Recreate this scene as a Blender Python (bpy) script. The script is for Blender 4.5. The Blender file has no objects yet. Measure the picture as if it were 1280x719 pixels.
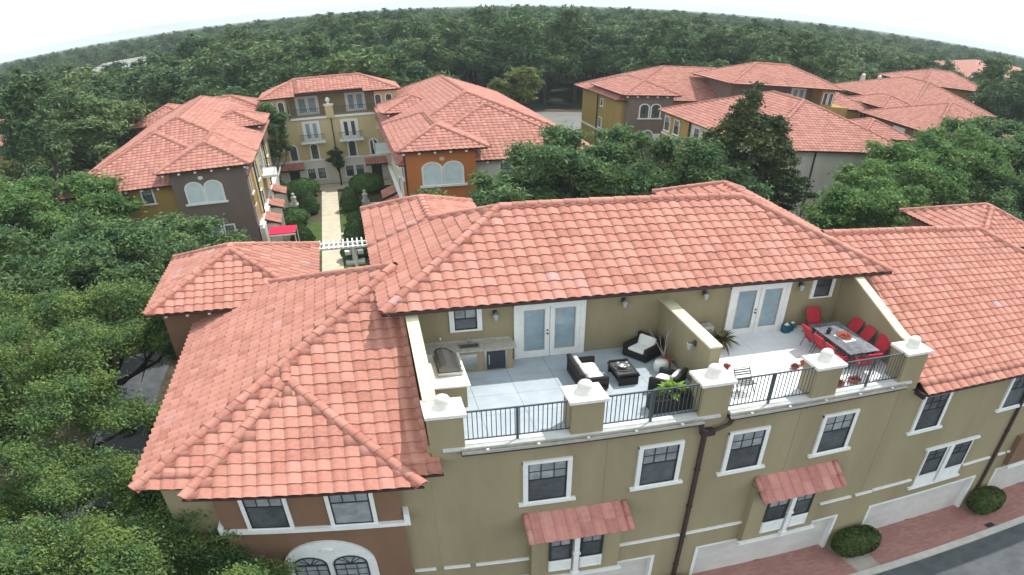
import bpy, math, random
import numpy as np
from mathutils import Vector, Matrix
S = bpy.context.scene
C = S.collection
rad = math.radians
# ------------------------------------------------------------------ camera
# wide action-camera lens: its barrel distortion is kept by an equirectangular lens cut to the frame
CAM = Vector((0.9314, -12.9752, 22.4856))
PIT, YAW, ROL = 0.5142, 0.2082, 0.0106
def cam_axes():
    cp, sp, c, s = math.cos(PIT), math.sin(PIT), math.cos(YAW), math.sin(YAW)
    f = Vector((s*cp, c*cp, -sp)); r = Vector((c, -s, 0)); d = f.cross(r)
    cr, sr = math.cos(ROL), math.sin(ROL)
    return cr*r+sr*d, -sr*r+cr*d, f
r_, d_, f_ = cam_axes()
cd = bpy.data.cameras.new('camera'); cam = bpy.data.objects.new('camera', cd); C.objects.link(cam)
M = Matrix((r_, -d_, -f_)).transposed().to_4x4(); M.translation = CAM; cam.matrix_world = M
cd.type = 'PANO'; cd.panorama_type = 'EQUIRECTANGULAR'
cd.longitude_min = -0.65298; cd.longitude_max = 0.65298
cd.latitude_min = -0.46786; cd.latitude_max = 0.51447
cd.clip_start = 0.1; cd.clip_end = 20000
S.camera = cam
S.render.engine = 'CYCLES'
S.cycles.max_bounces = 5; S.cycles.diffuse_bounces = 3; S.cycles.glossy_bounces = 2
S.cycles.transmission_bounces = 4; S.cycles.transparent_max_bounces = 6; S.cycles.volume_bounces = 0
S.cycles.use_denoising = True
# ------------------------------------------------------------------ light
SUNV = Vector((0.40, 0.27, 1.0)).normalized()          # towards the sun
elev = math.asin(SUNV.z); azim = math.atan2(SUNV.x, SUNV.y)
W = bpy.data.worlds.new('World'); S.world = W; W.use_nodes = True
nt = W.node_tree; nt.nodes.clear()
N = nt.nodes.new; L = nt.links.new
out = N('ShaderNodeOutputWorld'); sky = N('ShaderNodeTexSky'); sky.sky_type = 'NISHITA'; sky.sun_disc = False
sky.sun_elevation = elev; sky.sun_rotation = azim; sky.air_density = 1.2; sky.dust_density = 1.0
b1 = N('ShaderNodeBackground'); b1.inputs[1].default_value = 0.14; L(sky.outputs[0], b1.inputs[0])
b2 = N('ShaderNodeBackground'); b2.inputs[0].default_value = (0.90, 0.975, 1.0, 1); b2.inputs[1].default_value = 1.05
tc = N('ShaderNodeTexCoord'); mp = N('ShaderNodeMapping'); mp.inputs['Scale'].default_value = (1.0, 1.0, 4.5)
nz = N('ShaderNodeTexNoise'); nz.inputs['Scale'].default_value = 2.3; nz.inputs['Detail'].default_value = 6; nz.inputs['Roughness'].default_value = 0.6
rp = N('ShaderNodeValToRGB'); rp.color_ramp.elements[0].position = 0.34; rp.color_ramp.elements[0].color = (0.5,)*3+(1,)
rp.color_ramp.elements[1].position = 0.52; rp.color_ramp.elements[1].color = (1,)*3+(1,)
mx = N('ShaderNodeMixShader')
L(tc.outputs['Generated'], mp.inputs[0]); L(mp.outputs[0], nz.inputs['Vector']); L(nz.outputs[0], rp.inputs[0])
L(rp.outputs[0], mx.inputs[0]); L(b1.outputs[0], mx.inputs[1]); L(b2.outputs[0], mx.inputs[2]); L(mx.outputs[0], out.inputs[0])
sl = bpy.data.lights.new('sun', 'SUN'); sl.energy = 3.2; sl.angle = rad(0.8); sl.color = (1.0, 0.96, 0.9)
so = bpy.data.objects.new('sun', sl); C.objects.link(so); so.rotation_euler = SUNV.to_track_quat('Z', 'Y').to_euler(); so.location = (0, 0, 60)
S.view_settings.view_transform = 'Standard'; S.view_settings.look = 'None'; S.view_settings.exposure = 0.5; S.view_settings.gamma = 1.0

# ------------------------------------------------------------------ materials
MATS = {}
def mat(name, col, rough=0.8, var=0.0, vs=3.0, bump=0.0, bs=40.0, metal=0.0, spec=0.3, col2=None, isl=0.0, trans=0.0, coat=0.0, streak=False):
    m = bpy.data.materials.new(name); m.use_nodes = True; t = m.node_tree; n = t.nodes; l = t.links
    p = n['Principled BSDF']; p.inputs['Roughness'].default_value = rough; p.inputs['Metallic'].default_value = metal
    p.inputs['Specular IOR Level'].default_value = spec
    if coat: p.inputs['Coat Weight'].default_value = coat
    col = tuple(col)+(1,)
    c2 = tuple(col2)+(1,) if col2 else tuple(min(1, c*(1-var)) for c in col[:3])+(1,)
    last = None
    geo = n.new('ShaderNodeNewGeometry')
    if var or col2:
        nz = n.new('ShaderNodeTexNoise'); nz.inputs['Scale'].default_value = vs; nz.inputs['Detail'].default_value = 5; nz.inputs['Roughness'].default_value = .65
        if streak:
            mpn = n.new('ShaderNodeMapping'); mpn.inputs['Scale'].default_value = (1, 1, .18); l.new(geo.outputs['Position'], mpn.inputs[0]); l.new(mpn.outputs[0], nz.inputs['Vector'])
        else: l.new(geo.outputs['Position'], nz.inputs['Vector'])
        mr = n.new('ShaderNodeMapRange'); mr.inputs[1].default_value = .40 if trans else .35; mr.inputs[2].default_value = .60 if trans else .65; l.new(nz.outputs[0], mr.inputs[0])
        mi = n.new('ShaderNodeMix'); mi.data_type = 'RGBA'; mi.inputs[6].default_value = col; mi.inputs[7].default_value = c2
        l.new(mr.outputs[0], mi.inputs[0]); last = mi.outputs[2]
    if isl:
        oi = n.new('ShaderNodeObjectInfo'); ad = n.new('ShaderNodeMath'); ad.operation = 'ADD'; l.new(geo.outputs['Random Per Island'], ad.inputs[0]); l.new(oi.outputs['Random'], ad.inputs[1])
        fr = n.new('ShaderNodeMath'); fr.operation = 'FRACT'; l.new(ad.outputs[0], fr.inputs[0])
        mr = n.new('ShaderNodeMapRange'); mr.inputs[3].default_value = 1-isl; mr.inputs[4].default_value = 1+isl; l.new(fr.outputs[0], mr.inputs[0])
        hs = n.new('ShaderNodeHueSaturation'); l.new(mr.outputs[0], hs.inputs['Value'])
        if last: l.new(last, hs.inputs['Color'])
        else: hs.inputs['Color'].default_value = col
        last = hs.outputs[0]
    if last: l.new(last, p.inputs['Base Color'])
    else: p.inputs['Base Color'].default_value = col
    if bump:
        nb = n.new('ShaderNodeTexNoise'); nb.inputs['Scale'].default_value = bs; nb.inputs['Detail'].default_value = 4; l.new(geo.outputs['Position'], nb.inputs['Vector'])
        bn = n.new('ShaderNodeBump'); bn.inputs['Strength'].default_value = bump; bn.inputs['Distance'].default_value = .03; l.new(nb.outputs[0], bn.inputs['Height']); l.new(bn.outputs[0], p.inputs['Normal'])
    if trans:
        tb = n.new('ShaderNodeBsdfTranslucent'); ms = n.new('ShaderNodeMixShader'); ms.inputs[0].default_value = trans
        if last: l.new(last, tb.inputs[0])
        else: tb.inputs[0].default_value = col
        l.new(p.outputs[0], ms.inputs[1]); l.new(tb.outputs[0], ms.inputs[2]); l.new(ms.outputs[0], n['Material Output'].inputs[0])
    MATS[name] = m; return m

def tile_mat(name, ramp, stain, stain_amt=.5, blotch=(.40, .12, .10)):
    m = bpy.data.materials.new(name); m.use_nodes = True; t = m.node_tree; n = t.nodes; l = t.links
    p = n['Principled BSDF']; p.inputs['Roughness'].default_value = .75; p.inputs['Specular IOR Level'].default_value = .25
    geo = n.new('ShaderNodeNewGeometry'); oi = n.new('ShaderNodeObjectInfo')
    ad = n.new('ShaderNodeMath'); ad.operation = 'ADD'; l.new(geo.outputs['Random Per Island'], ad.inputs[0]); l.new(oi.outputs['Random'], ad.inputs[1])
    fr = n.new('ShaderNodeMath'); fr.operation = 'FRACT'; l.new(ad.outputs[0], fr.inputs[0])
    cr = n.new('ShaderNodeValToRGB'); e = cr.color_ramp.elements
    e[0].position = ramp[0][0]; e[0].color = ramp[0][1]+(1,); e[1].position = ramp[-1][0]; e[1].color = ramp[-1][1]+(1,)
    for q, c in ramp[1:-1]: x = e.new(q); x.color = c+(1,)
    l.new(fr.outputs[0], cr.inputs[0])
    nz = n.new('ShaderNodeTexNoise'); nz.inputs['Scale'].default_value = 1.1; nz.inputs['Detail'].default_value = 7; nz.inputs['Roughness'].default_value = .7; l.new(geo.outputs['Position'], nz.inputs['Vector'])
    mr = n.new('ShaderNodeMapRange'); mr.inputs[1].default_value = .5; mr.inputs[2].default_value = .78; mr.inputs[4].default_value = stain_amt; l.new(nz.outputs[0], mr.inputs[0])
    mi = n.new('ShaderNodeMix'); mi.data_type = 'RGBA'; mi.inputs[7].default_value = stain+(1,); l.new(mr.outputs[0], mi.inputs[0]); l.new(cr.outputs[0], mi.inputs[6])
    n2 = n.new('ShaderNodeTexNoise'); n2.inputs['Scale'].default_value = 9; n2.inputs['Detail'].default_value = 6; n2.inputs['Roughness'].default_value = .75; l.new(geo.outputs['Position'], n2.inputs['Vector'])
    m2 = n.new('ShaderNodeMapRange'); m2.inputs[1].default_value = .38; m2.inputs[2].default_value = .72; m2.inputs[4].default_value = .5; l.new(n2.outputs[0], m2.inputs[0])
    mj = n.new('ShaderNodeMix'); mj.data_type = 'RGBA'; mj.inputs[7].default_value = (.55, .29, .235, 1); l.new(m2.outputs[0], mj.inputs[0]); l.new(mi.outputs[2], mj.inputs[6])
    n3 = n.new('ShaderNodeTexNoise'); n3.inputs['Scale'].default_value = 2.6; n3.inputs['Detail'].default_value = 6; n3.inputs['Roughness'].default_value = .6; l.new(geo.outputs['Position'], n3.inputs['Vector'])
    m3 = n.new('ShaderNodeMapRange'); m3.inputs[1].default_value = .57; m3.inputs[2].default_value = .74; m3.inputs[4].default_value = .5; l.new(n3.outputs[0], m3.inputs[0])
    mk = n.new('ShaderNodeMix'); mk.data_type = 'RGBA'; mk.inputs[7].default_value = blotch+(1,); l.new(m3.outputs[0], mk.inputs[0]); l.new(mj.outputs[2], mk.inputs[6])
    l.new(mk.outputs[2], p.inputs['Base Color'])
    bn = n.new('ShaderNodeBump'); bn.inputs['Strength'].default_value = .25; bn.inputs['Distance'].default_value = .02; l.new(n2.outputs[0], bn.inputs['Height']); l.new(bn.outputs[0], p.inputs['Normal'])
    MATS[name] = m; return m
tile_mat('terracotta', [(0, (.31, .122, .088)), (.12, (.370, .152, .112)), (.5, (.410, .178, .133)), (.85, (.450, .208, .160)), (.994, (.48, .22, .18)), (.998, (.40, .28, .29))], (.27, .115, .10))
tile_mat('terracotta_far', [(0, (.28, .110, .083)), (.5, (.375, .158, .122)), (1, (.435, .200, .158))], (.28, .13, .11))
tile_mat('terracotta_awning', [(0, (.38, .150, .13)), (.5, (.48, .205, .175)), (1, (.56, .27, .235))], (.17, .09, .09), .8)
mat('joint', (.225, .190, .118), .9)
mat('mortar', (.42, .130, .110), .85, .35, 5)
mat('underlay', (.20, .075, .06), .9, .3, 4)
mat('stucco_tan', (.335, .288, .180), .9, col2=(.272, .230, .145), vs=.7, bump=.35, bs=55, streak=True)
mat('stucco_brown', (.225, .130, .085), .9, .14, 1.2, .35, 55, streak=True)
mat('stucco_orange', (.50, .175, .060), .9, .12, 1, .3, 40, streak=True)
mat('stucco_grey', (.185, .142, .125), .9, .12, 1, .3, 40, streak=True)
mat('stucco_mustard', (.40, .270, .090), .9, .14, 1, .3, 40, streak=True)
mat('stucco_yellow', (.57, .47, .27), .9, .12, 1, .3, 40, streak=True)
mat('stucco_cream', (.70, .68, .60), .9, .14, 1, .3, 40, streak=True)
mat('coping_cream', (.70, .66, .46), .8, .2, 3, .2, 30)
mat('white_paint', (.80, .81, .80), .55, .10, 4, .1, 30)
mat('white_cap', (.80, .78, .73), .7, .14, 5, .2, 30)
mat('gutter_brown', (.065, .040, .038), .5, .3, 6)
mat('gutter_grey', (.46, .44, .40), .5, .25, 6)
mat('fascia', (.06, .035, .035), .7, .3, 5)
mat('sash_dark', (.030, .032, .038), .4)
mat('iron', (.055, .070, .080), .45, spec=.5)
mat('glass_dark', (.095, .105, .115), .12, .5, 1.5, spec=.6, isl=.3)
mat('glass_light', (.34, .37, .39), .15, .4, 2.5, spec=.6, isl=.18)
mat('glass_blue', (.30, .40, .46), .12, .25, 1.6, spec=.7, isl=.12)
mat('shutter_white', (.62, .72, .74), .4, .12, 2)
mat('garage_white', (.62, .60, .58), .6, .12, 2, .1)
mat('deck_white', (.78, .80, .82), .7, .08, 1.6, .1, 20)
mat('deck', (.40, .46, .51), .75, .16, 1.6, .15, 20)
mat('ledge', (.62, .63, .62), .8, .2, 2)
mat('concrete', (.40, .36, .31), .9, .25, 2.2, .3, 25)
mat('kerb_concrete', (.55, .53, .49), .9, .2, 3, .3)
mat('asphalt', (.105, .115, .125), .85, .35, 1.3, .4, 60)
mat('path_stone', (.58, .52, .40), .9, .2, 1.5, .2)
mat('old_road', (.20, .20, .185), .9, .2, .3)
mat('grass', (.075, .130, .030), .95, .4, 2.5, .6, 30)
mat('soil', (.085, .075, .045), .95, .4, 1.2, .5, 10)
mat('forest_floor', (.022, .034, .016), .95, .4, .02, .5, .3)
mat('wicker', (.030, .026, .026), .6, .4, 60, .8, 90)
mat('cushion_white', (.78, .79, .77), .9, .06, 8, .1, 20)
mat('cushion_red', (.50, .035, .055), .85, .2, 8, .1, 20)
mat('wood_dark', (.085, .095, .11), .6, col2=(.19, .20, .22), vs=7, isl=.35)
mat('steel', (.50, .49, .47), .3, .2, 5, metal=.85)
mat('steel_dark', (.16, .155, .15), .35, .2, 5, metal=.7)
mat('granite', (.48, .46, .40), .5, .35, 14)
mat('black_door', (.030, .034, .045), .4)
mat('ceramic', (.72, .76, .72), .35, .1, 6)
mat('teal', (.020, .13, .19), .35, .3, 9)
mat('pot_red', (.33, .075, .050), .8, .4, 14)
mat('flower', (.60, .13, .08), .8, .4, 30)
mat('statue_stone', (.72, .72, .68), .8, .25, 6, .3)
mat('canopy_red', (.62, .02, .07), .8, .15, 3)
mat('lamp_glass', (.42, .45, .46), .2, spec=.6)
mat('bark', (.070, .058, .045), .95, .5, 7, .8, 20)
mat('roof_shingle', (.30, .29, .28), .9, .2, 1)
mat('far_white', (.72, .74, .74), .8, .1, 1)
def leafmat(name, a, b, isl=.35, tr=.36, vs=.45): return mat(name, a, .65, col2=b, vs=vs, isl=isl, trans=tr, spec=.25)
leafmat('leaf_oak', (.088, .165, .062), (.185, .265, .075), vs=.9)
leafmat('leaf_oak_blue', (.088, .170, .078), (.170, .255, .095), vs=.8)
leafmat('leaf_mid', (.080, .162, .070), (.150, .232, .090), vs=.8)
leafmat('leaf_bright', (.080, .175, .055), (.170, .270, .080), vs=.8)
leafmat('leaf_magnolia', (.036, .068, .026), (.085, .105, .036), .5, .12)
leafmat('leaf_yellow', (.120, .170, .045), (.210, .240, .090))
leafmat('leaf_topiary', (.048, .105, .034), (.075, .140, .040), .3, .15, 2)
leafmat('leaf_round', (.095, .175, .050), (.060, .130, .038), .3, .15, 2)
leafmat('leaf_hedge', (.050, .082, .020), (.080, .110, .028), .4, .15, 3)
leafmat('leaf_forest', (.060, .118, .052), (.118, .185, .072), .3, .2, .09)
leafmat('leaf_forest_light', (.085, .158, .062), (.155, .218, .082), .3, .2, .09)
leafmat('leaf_fern', (.26, .40, .07), (.14, .28, .05), .3, .3, 8)
leafmat('leaf_spiky', (.09, .10, .045), (.17, .15, .07), .4, .2, 8)
# brick pavers
def paver_mat():
    m = bpy.data.materials.new('brick_pavers'); m.use_nodes = True; t = m.node_tree; n = t.nodes; l = t.links
    p = n['Principled BSDF']; p.inputs['Roughness'].default_value = .85; geo = n.new('ShaderNodeNewGeometry')
    br = n.new('ShaderNodeTexBrick'); br.inputs['Scale'].default_value = 1; br.inputs['Brick Width'].default_value = .22; br.inputs['Row Height'].default_value = .11; br.inputs['Mortar Size'].default_value = .006
    br.inputs['Color1'].default_value = (.29, .135, .115, 1); br.inputs['Color2'].default_value = (.37, .195, .17, 1); br.inputs['Mortar'].default_value = (.26, .14, .12, 1)
    l.new(geo.outputs['Position'], br.inputs['Vector'])
    nz = n.new('ShaderNodeTexNoise'); nz.inputs['Scale'].default_value = 1.1; nz.inputs['Detail'].default_value = 6; l.new(geo.outputs['Position'], nz.inputs['Vector'])
    mr = n.new('ShaderNodeMapRange'); mr.inputs[1].default_value = .42; mr.inputs[2].default_value = .7; mr.inputs[4].default_value = .55; l.new(nz.outputs[0], mr.inputs[0])
    mi = n.new('ShaderNodeMix'); mi.data_type = 'RGBA'; mi.inputs[7].default_value = (.27, .125, .11, 1); l.new(br.outputs[0], mi.inputs[6]); l.new(mr.outputs[0], mi.inputs[0]); l.new(mi.outputs[2], p.inputs['Base Color'])
    MATS['brick_pavers'] = m
paver_mat()

# ------------------------------------------------------------------ mesh helpers
class MB:
    def __init__(s): s.v = []; s.f = []
    def add(s, vs, fs):
        o = len(s.v); s.v += [tuple(v) for v in vs]; s.f += [tuple(o+i for i in f) for f in fs]; return s
    def box(s, x0, x1, y0, y1, z0, z1):
        v = [(x0,y0,z0),(x1,y0,z0),(x1,y1,z0),(x0,y1,z0),(x0,y0,z1),(x1,y0,z1),(x1,y1,z1),(x0,y1,z1)]
        return s.add(v, [(3,2,1,0),(4,5,6,7),(0,1,5,4),(1,2,6,5),(2,3,7,6),(3,0,4,7)])
    def rbox(s, M, hx, hy, hz, r=0.0):
        # box with chamfered edges in frame M, half sizes
        if r <= 0:
            vs = [M @ Vector((a*hx, b*hy, c*hz)) for c in (-1,1) for a, b in ((-1,-1),(1,-1),(1,1),(-1,1))]
            return s.add(vs, [(3,2,1,0),(4,5,6,7),(0,1,5,4),(1,2,6,5),(2,3,7,6),(3,0,4,7)])
        rings = []
        def ring(x, y, z, k):
            k = min(k, x*.9, y*.9); return [Vector(q) for q in ((-x+k,-y,z),(x-k,-y,z),(x,-y+k,z),(x,y-k,z),(x-k,y,z),(-x+k,y,z),(-x,y-k,z),(-x,-y+k,z))]
        rings = [ring(hx-r, hy-r, -hz, r), ring(hx, hy, -hz+r, r), ring(hx, hy, hz-r, r), ring(hx-r, hy-r, hz, r)]
        vs = [M @ v for q in rings for v in q]; fs = [tuple(range(7, -1, -1)), tuple(range(24, 32))]
        for k in range(3):
            for i in range(8): fs.append((k*8+i, k*8+(i+1) % 8, (k+1)*8+(i+1) % 8, (k+1)*8+i))
        return s.add(vs, fs)
    def tube(s, p0, p1, r0, r1=None, n=6, cap=True):
        r1 = r0 if r1 is None else r1; p0 = Vector(p0); p1 = Vector(p1); d = (p1-p0)
        if d.length < 1e-6: return s
        q = d.to_track_quat('Z', 'Y'); vs = []
        for p, r in ((p0, r0), (p1, r1)):
            for i in range(n):
                a = 2*math.pi*i/n; vs.append(p + q @ Vector((r*math.cos(a), r*math.sin(a), 0)))
        fs = [(i, (i+1) % n, n+(i+1) % n, n+i) for i in range(n)]
        if cap: fs += [tuple(range(n-1, -1, -1)), tuple(range(n, 2*n))]
        return s.add(vs, fs)
    def path(s, pts, rs, n=6):
        for i in range(len(pts)-1): s.tube(pts[i], pts[i+1], rs[i], rs[i+1], n)
        return s
    def lathe(s, prof, c, n=12, sx=1, sy=1):
        vs = []; c = Vector(c)
        for r, z in prof:
            for i in range(n):
                a = 2*math.pi*i/n; vs.append(c+Vector((r*sx*math.cos(a), r*sy*math.sin(a), z)))
        fs = []
        for k in range(len(prof)-1):
            for i in range(n): fs.append((k*n+i, k*n+(i+1) % n, (k+1)*n+(i+1) % n, (k+1)*n+i))
        fs += [tuple(range(n-1, -1, -1)), tuple(range((len(prof)-1)*n, len(prof)*n))]
        return s.add(vs, fs)
    def ball(s, c, r, n=10, sz=1.0):
        return s.lathe([(r*math.sin(math.pi*k/6)+1e-4, -r*sz*math.cos(math.pi*k/6)) for k in range(7)], c, n)
    # facade frame primitives
    def fbox(s, F, u0, u1, n0, n1, z0, z1):
        vs = [F(u, n, z) for z in (z0, z1) for u, n in ((u0,n0),(u1,n0),(u1,n1),(u0,n1))]
        return s.add(vs, [(3,2,1,0),(4,5,6,7),(0,1,5,4),(1,2,6,5),(2,3,7,6),(3,0,4,7)])
    def fpoly(s, F, pts, n0, n1):
        k = len(pts); vs = [F(u, n0, z) for u, z in pts]+[F(u, n1, z) for u, z in pts]
        return s.add(vs, [tuple(range(k)), tuple(range(2*k-1, k-1, -1))]+[(i, (i+1) % k, k+(i+1) % k, k+i) for i in range(k)])
    def fring(s, F, A, B, n0, n1, closed=False):
        k = len(A); vs = [F(u, n, z) for P in (A, B) for n in (n0, n1) for u, z in P]
        fs = []
        for i in range(k if closed else k-1):
            j = (i+1) % k
            fs += [(i, j, k+j, k+i), (2*k+i, 3*k+i, 3*k+j, 2*k+j), (k+i, k+j, 3*k+j, 3*k+i), (i, 2*k+i, 2*k+j, j)]
        if not closed: fs += [(0, k, 3*k, 2*k), (k-1, 3*k-1, 4*k-1, 2*k-1)]
        return s.add(vs, fs)
    def mesh(s, name):
        me = bpy.data.meshes.new(name); me.from_pydata(s.v, [], s.f); me.update(); return me
    def build(s, name, m, parent=None, smooth=False, **kw):
        me = s.mesh(name); me.materials.append(MATS[m])
        if smooth: me.polygons.foreach_set('use_smooth', [True]*len(me.polygons))
        return obj(name, me, parent, **kw)
def root_off(parent):
    o = parent
    while o.parent: o = o.parent
    return o.location
def obj(name, me, parent=None, label=None, cat=None, group=None, kind=None):
    o = bpy.data.objects.new(name, me); C.objects.link(o)
    if parent is not None:
        o.parent = parent
        if parent.parent is None: o.matrix_parent_inverse = Matrix.Translation(-parent.location)
        # deeper levels: the parent part sits at the world origin already
    tag(o, label, cat, group, kind); return o
def tag(o, label=None, cat=None, group=None, kind=None):
    if label: o['label'] = label
    if cat: o['category'] = cat
    if group: o['group'] = group
    if kind: o['kind'] = kind
    return o
def thing(name, label, cat, loc=(0,0,0), group=None):
    o = bpy.data.objects.new(name, None); C.objects.link(o); o.location = loc; o.empty_display_size = .3
    return tag(o, label, cat, group)
def kids(o): return [c for c in bpy.data.objects if c.parent == o]
def dup(root, loc, rz=0, label=None, scale=None):
    def cp(o, par):
        c = o.copy(); C.objects.link(c)
        if par is not None: c.parent = par
        for k in CH.get(o.name, []): cp(k, c)
        return c
    r = cp(root, None); r.location = loc; r.rotation_euler = (0, 0, rz)
    if scale: r.scale = (scale,)*3
    if label: r['label'] = label
    return r
CH = {}
def index_children(root):
    st = [root]
    allo = [o for o in bpy.data.objects if o.parent]
    by = {}
    for o in allo: by.setdefault(o.parent.name, []).append(o)
    while st:
        o = st.pop(); CH[o.name] = by.get(o.name, []); st += CH[o.name]
def Fr(origin, u, n):
    o, u, n = Vector(origin), Vector(u), Vector(n)
    return lambda a, b, z: o+u*a+n*b+Vector((0, 0, z))
def front(y): return Fr((0, y, 0), (1, 0, 0), (0, -1, 0))
def east(x): return Fr((x, 0, 0), (0, 1, 0), (1, 0, 0))
def west(x): return Fr((x, 0, 0), (0, 1, 0), (-1, 0, 0))
def npmesh(name, V, Fq, m, smooth=False):
    me = bpy.data.meshes.new(name); V = np.asarray(V, np.float32); Fq = np.asarray(Fq, np.int32); k = Fq.shape[1]
    me.vertices.add(len(V)); me.vertices.foreach_set('co', V.ravel())
    me.loops.add(Fq.size); me.loops.foreach_set('vertex_index', Fq.ravel())
    me.polygons.add(len(Fq)); me.polygons.foreach_set('loop_start', np.arange(0, Fq.size, k, dtype=np.int32)); me.polygons.foreach_set('loop_total', np.full(len(Fq), k, np.int32))
    me.update(calc_edges=True); me.materials.append(MATS[m] if isinstance(m, str) else m); return me

# ------------------------------------------------------------------ roof tiles
PT = .5476
def tile_shape(w, ln, pts):
    """one S-shaped roof tile: a hump that falls off into a shallow pan, thick front lip"""
    V = []; F = []
    prof = {7: [(.0,.010),(.13,.040),(.30,.064),(.50,.060),(.68,.030),(.85,.004),(1.0,.0)], 4: [(0,.010),(.28,.055),(.6,.045),(1,.0)]}[pts]
    k = len(prof); th = .048
    for t, h in prof: V.append((t*w, 0, h+.043))          # front edge, raised
    for t, h in prof: V.append((t*w, ln, h+.002))         # back edge
    for t, h in prof: V.append((t*w, 0, h+.043))          # lip, upper
    for t, h in prof: V.append((t*w, .008, h+.043-th))    # lip, lower
    for i in range(k-1):
        F.append((i, i+1, k+i+1, k+i)); F.append((3*k+i, 3*k+i+1, 2*k+i+1, 2*k+i))
    F.append((0, k, k, 0)) if False else None
    return V, F
class Roof:
    def __init__(s, house, name='roof', w=.335, e=.372, pts=7, m='terracotta', near=True, label=None):
        s.house = house; s.w = w; s.e = e; s.ln = e+.045; s.m = m; s.near = near; s.V, s.F = tile_shape(w, s.ln, pts)
        s.full = []; s.cut = MB(); s.base = MB(); s.caps = []; s.mort = MB(); s.name = name; s.label = label; s.rng = random.Random(len(bpy.data.objects))
    def face(s, a, b, plan, z0, zdir, p=PT):
        """tiles on a slope. a->b: eave direction in plan (2d points), zdir: unit 2d vector up the slope, plan: convex polygon (x, y); height z0 at point a."""
        a = Vector((a[0], a[1], z0)); U = Vector((b[0]-a.x, b[1]-a.y, 0)).normalized(); V = Vector((zdir[0], zdir[1], p)).normalized(); Nn = U.cross(V)
        if Nn.z < 0: U = -U; Nn = U.cross(V)
        hl = math.hypot(V.x, V.y)
        def uv(q):
            d = Vector((q[0]-a.x, q[1]-a.y, 0)); return (d.dot(U), (d.x*V.x+d.y*V.y)/hl/hl)
        P = [uv(q) for q in plan]
        A = sum(P[i][0]*P[(i+1) % len(P)][1]-P[(i+1) % len(P)][0]*P[i][1] for i in range(len(P)))
        if A < 0: P = P[::-1]
        Lm = [(P[i], P[(i+1) % len(P)]) for i in range(len(P))]
        def side(e_, q): (x0, y0), (x1, y1) = e_; return ((x1-x0)*(q[1]-y0)-(y1-y0)*(q[0]-x0))/max(1e-9, math.hypot(x1-x0, y1-y0))
        s.base.add([a+U*x+V*y-Nn*.02 for x, y in P], [tuple(range(len(P)))])
        us = [x for x, y in P]; vs = [y for x, y in P]
        Mt = Matrix((U, V, Nn)).transposed().to_4x4()
        for j in range(math.floor(min(vs)/s.e-.3), math.ceil(max(vs)/s.e)+1):
            for i in range(math.floor(min(us)/s.w)-1, math.ceil(max(us)/s.w)+1):
                u0, v0 = i*s.w, j*s.e-.05
                cs = [(u0, v0+.05), (u0+s.w, v0+.05), (u0+s.w, v0+s.e), (u0, v0+s.e)]
                ds = [[side(e_, q) for q in cs] for e_ in Lm]
                if any(max(d) < .02 for d in ds): continue
                low = min(d for d in [min(x) for x in ds])
                jit = s.rng.uniform(-.004, .004)
                T = a+U*u0+V*v0+Nn*jit
                if low > -.012:
                    M2 = Mt.copy(); M2.translation = T; s.full.append(M2); continue
                # clip against the slope's outline
                o = Vector((u0, v0, 0)); vv = [Vector(q)+o for q in s.V]; polys = [[vv[k] for k in f] for f in s.F]
                for e_ in Lm:
                    if min(side(e_, (v.x, v.y)) for v in vv) > -.06 and abs(e_[0][1]-e_[1][1]) < 1e-6: continue
                    np_ = []
                    for pl in polys:
                        r = []; n = len(pl)
                        for k in range(n):
                            A_, B_ = pl[k], pl[(k+1) % n]; da, db = side(e_, (A_.x, A_.y)), side(e_, (B_.x, B_.y))
                            if da >= 0: r.append(A_)
                            if da*db < 0: r.append(A_.lerp(B_, da/(da-db)))
                        if len(r) >= 3: np_.append(r)
                    polys = np_
                idx = {}; vl = []; fl = []
                for pl in polys:
                    f = []
                    for v in pl:
                        k = (round(v.x, 4), round(v.y, 4), round(v.z, 4))
                        if k not in idx: idx[k] = len(vl); vl.append(a+U*v.x+V*v.y+Nn*(v.z+jit))
                        f.append(idx[k])
                    if len(set(f)) >= 3: fl.append(tuple(dict.fromkeys(f)))
                s.cut.add(vl, fl)
    def hip(s, p0, p1, r=.125, lift=.05, step=.38):
        """ridge or hip line from the low end p0 to the high end p1"""
        p0 = Vector(p0); p1 = Vector(p1); d = p1-p0; n = max(1, round(d.length/step)); st = d.length/n; Y = d.normalized(); X = Y.cross(Vector((0, 0, 1))).normalized(); Z = X.cross(Y)
        Mt = Matrix((X, Y, Z)).transposed().to_4x4()
        for i in range(n):
            M2 = Mt.copy(); M2.translation = p0+Y*(i*st)+Z*(lift+s.rng.uniform(-.006, .006))
            s.caps.append(M2 @ Matrix.Diagonal((r/.125*s.rng.uniform(.97, 1.03), st/.38, r/.125, 1)))
        for sgn in (-1, 1):
            s.mort.add([p0+Z*.10, p0+X*sgn*(r+.075)-Z*.055, p1+X*sgn*(r+.075)-Z*.055, p1+Z*.10], [(0, 1, 2, 3)])
    def hiproof(s, x0, x1, y0, y1, z, p=PT, faces='fblr', caps=True, hips='all'):
        """whole rectangular hip roof; faces listed get tiles, the others plain slopes"""
        w, d = x1-x0, y1-y0; h = min(w, d)/2
        if w >= d: A, B = (x0+h, y0+h), (x1-h, y0+h)
        else: A, B = (x0+h, y0+h), (x0+h, y1-h)
        zr = z+h*p
        if w >= d: pf = [(x0,y0),(x1,y0),B,A]; pb = [(x0,y1),(x1,y1),B,A]; plf = [(x0,y0),A,(x0,y1)]; prt = [(x1,y0),B,(x1,y1)]
        else: pf = [(x0,y0),(x1,y0),A]; pb = [(x0,y1),(x1,y1),B]; plf = [(x0,y0),A,B,(x0,y1)]; prt = [(x1,y0),A,B,(x1,y1)]
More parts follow.
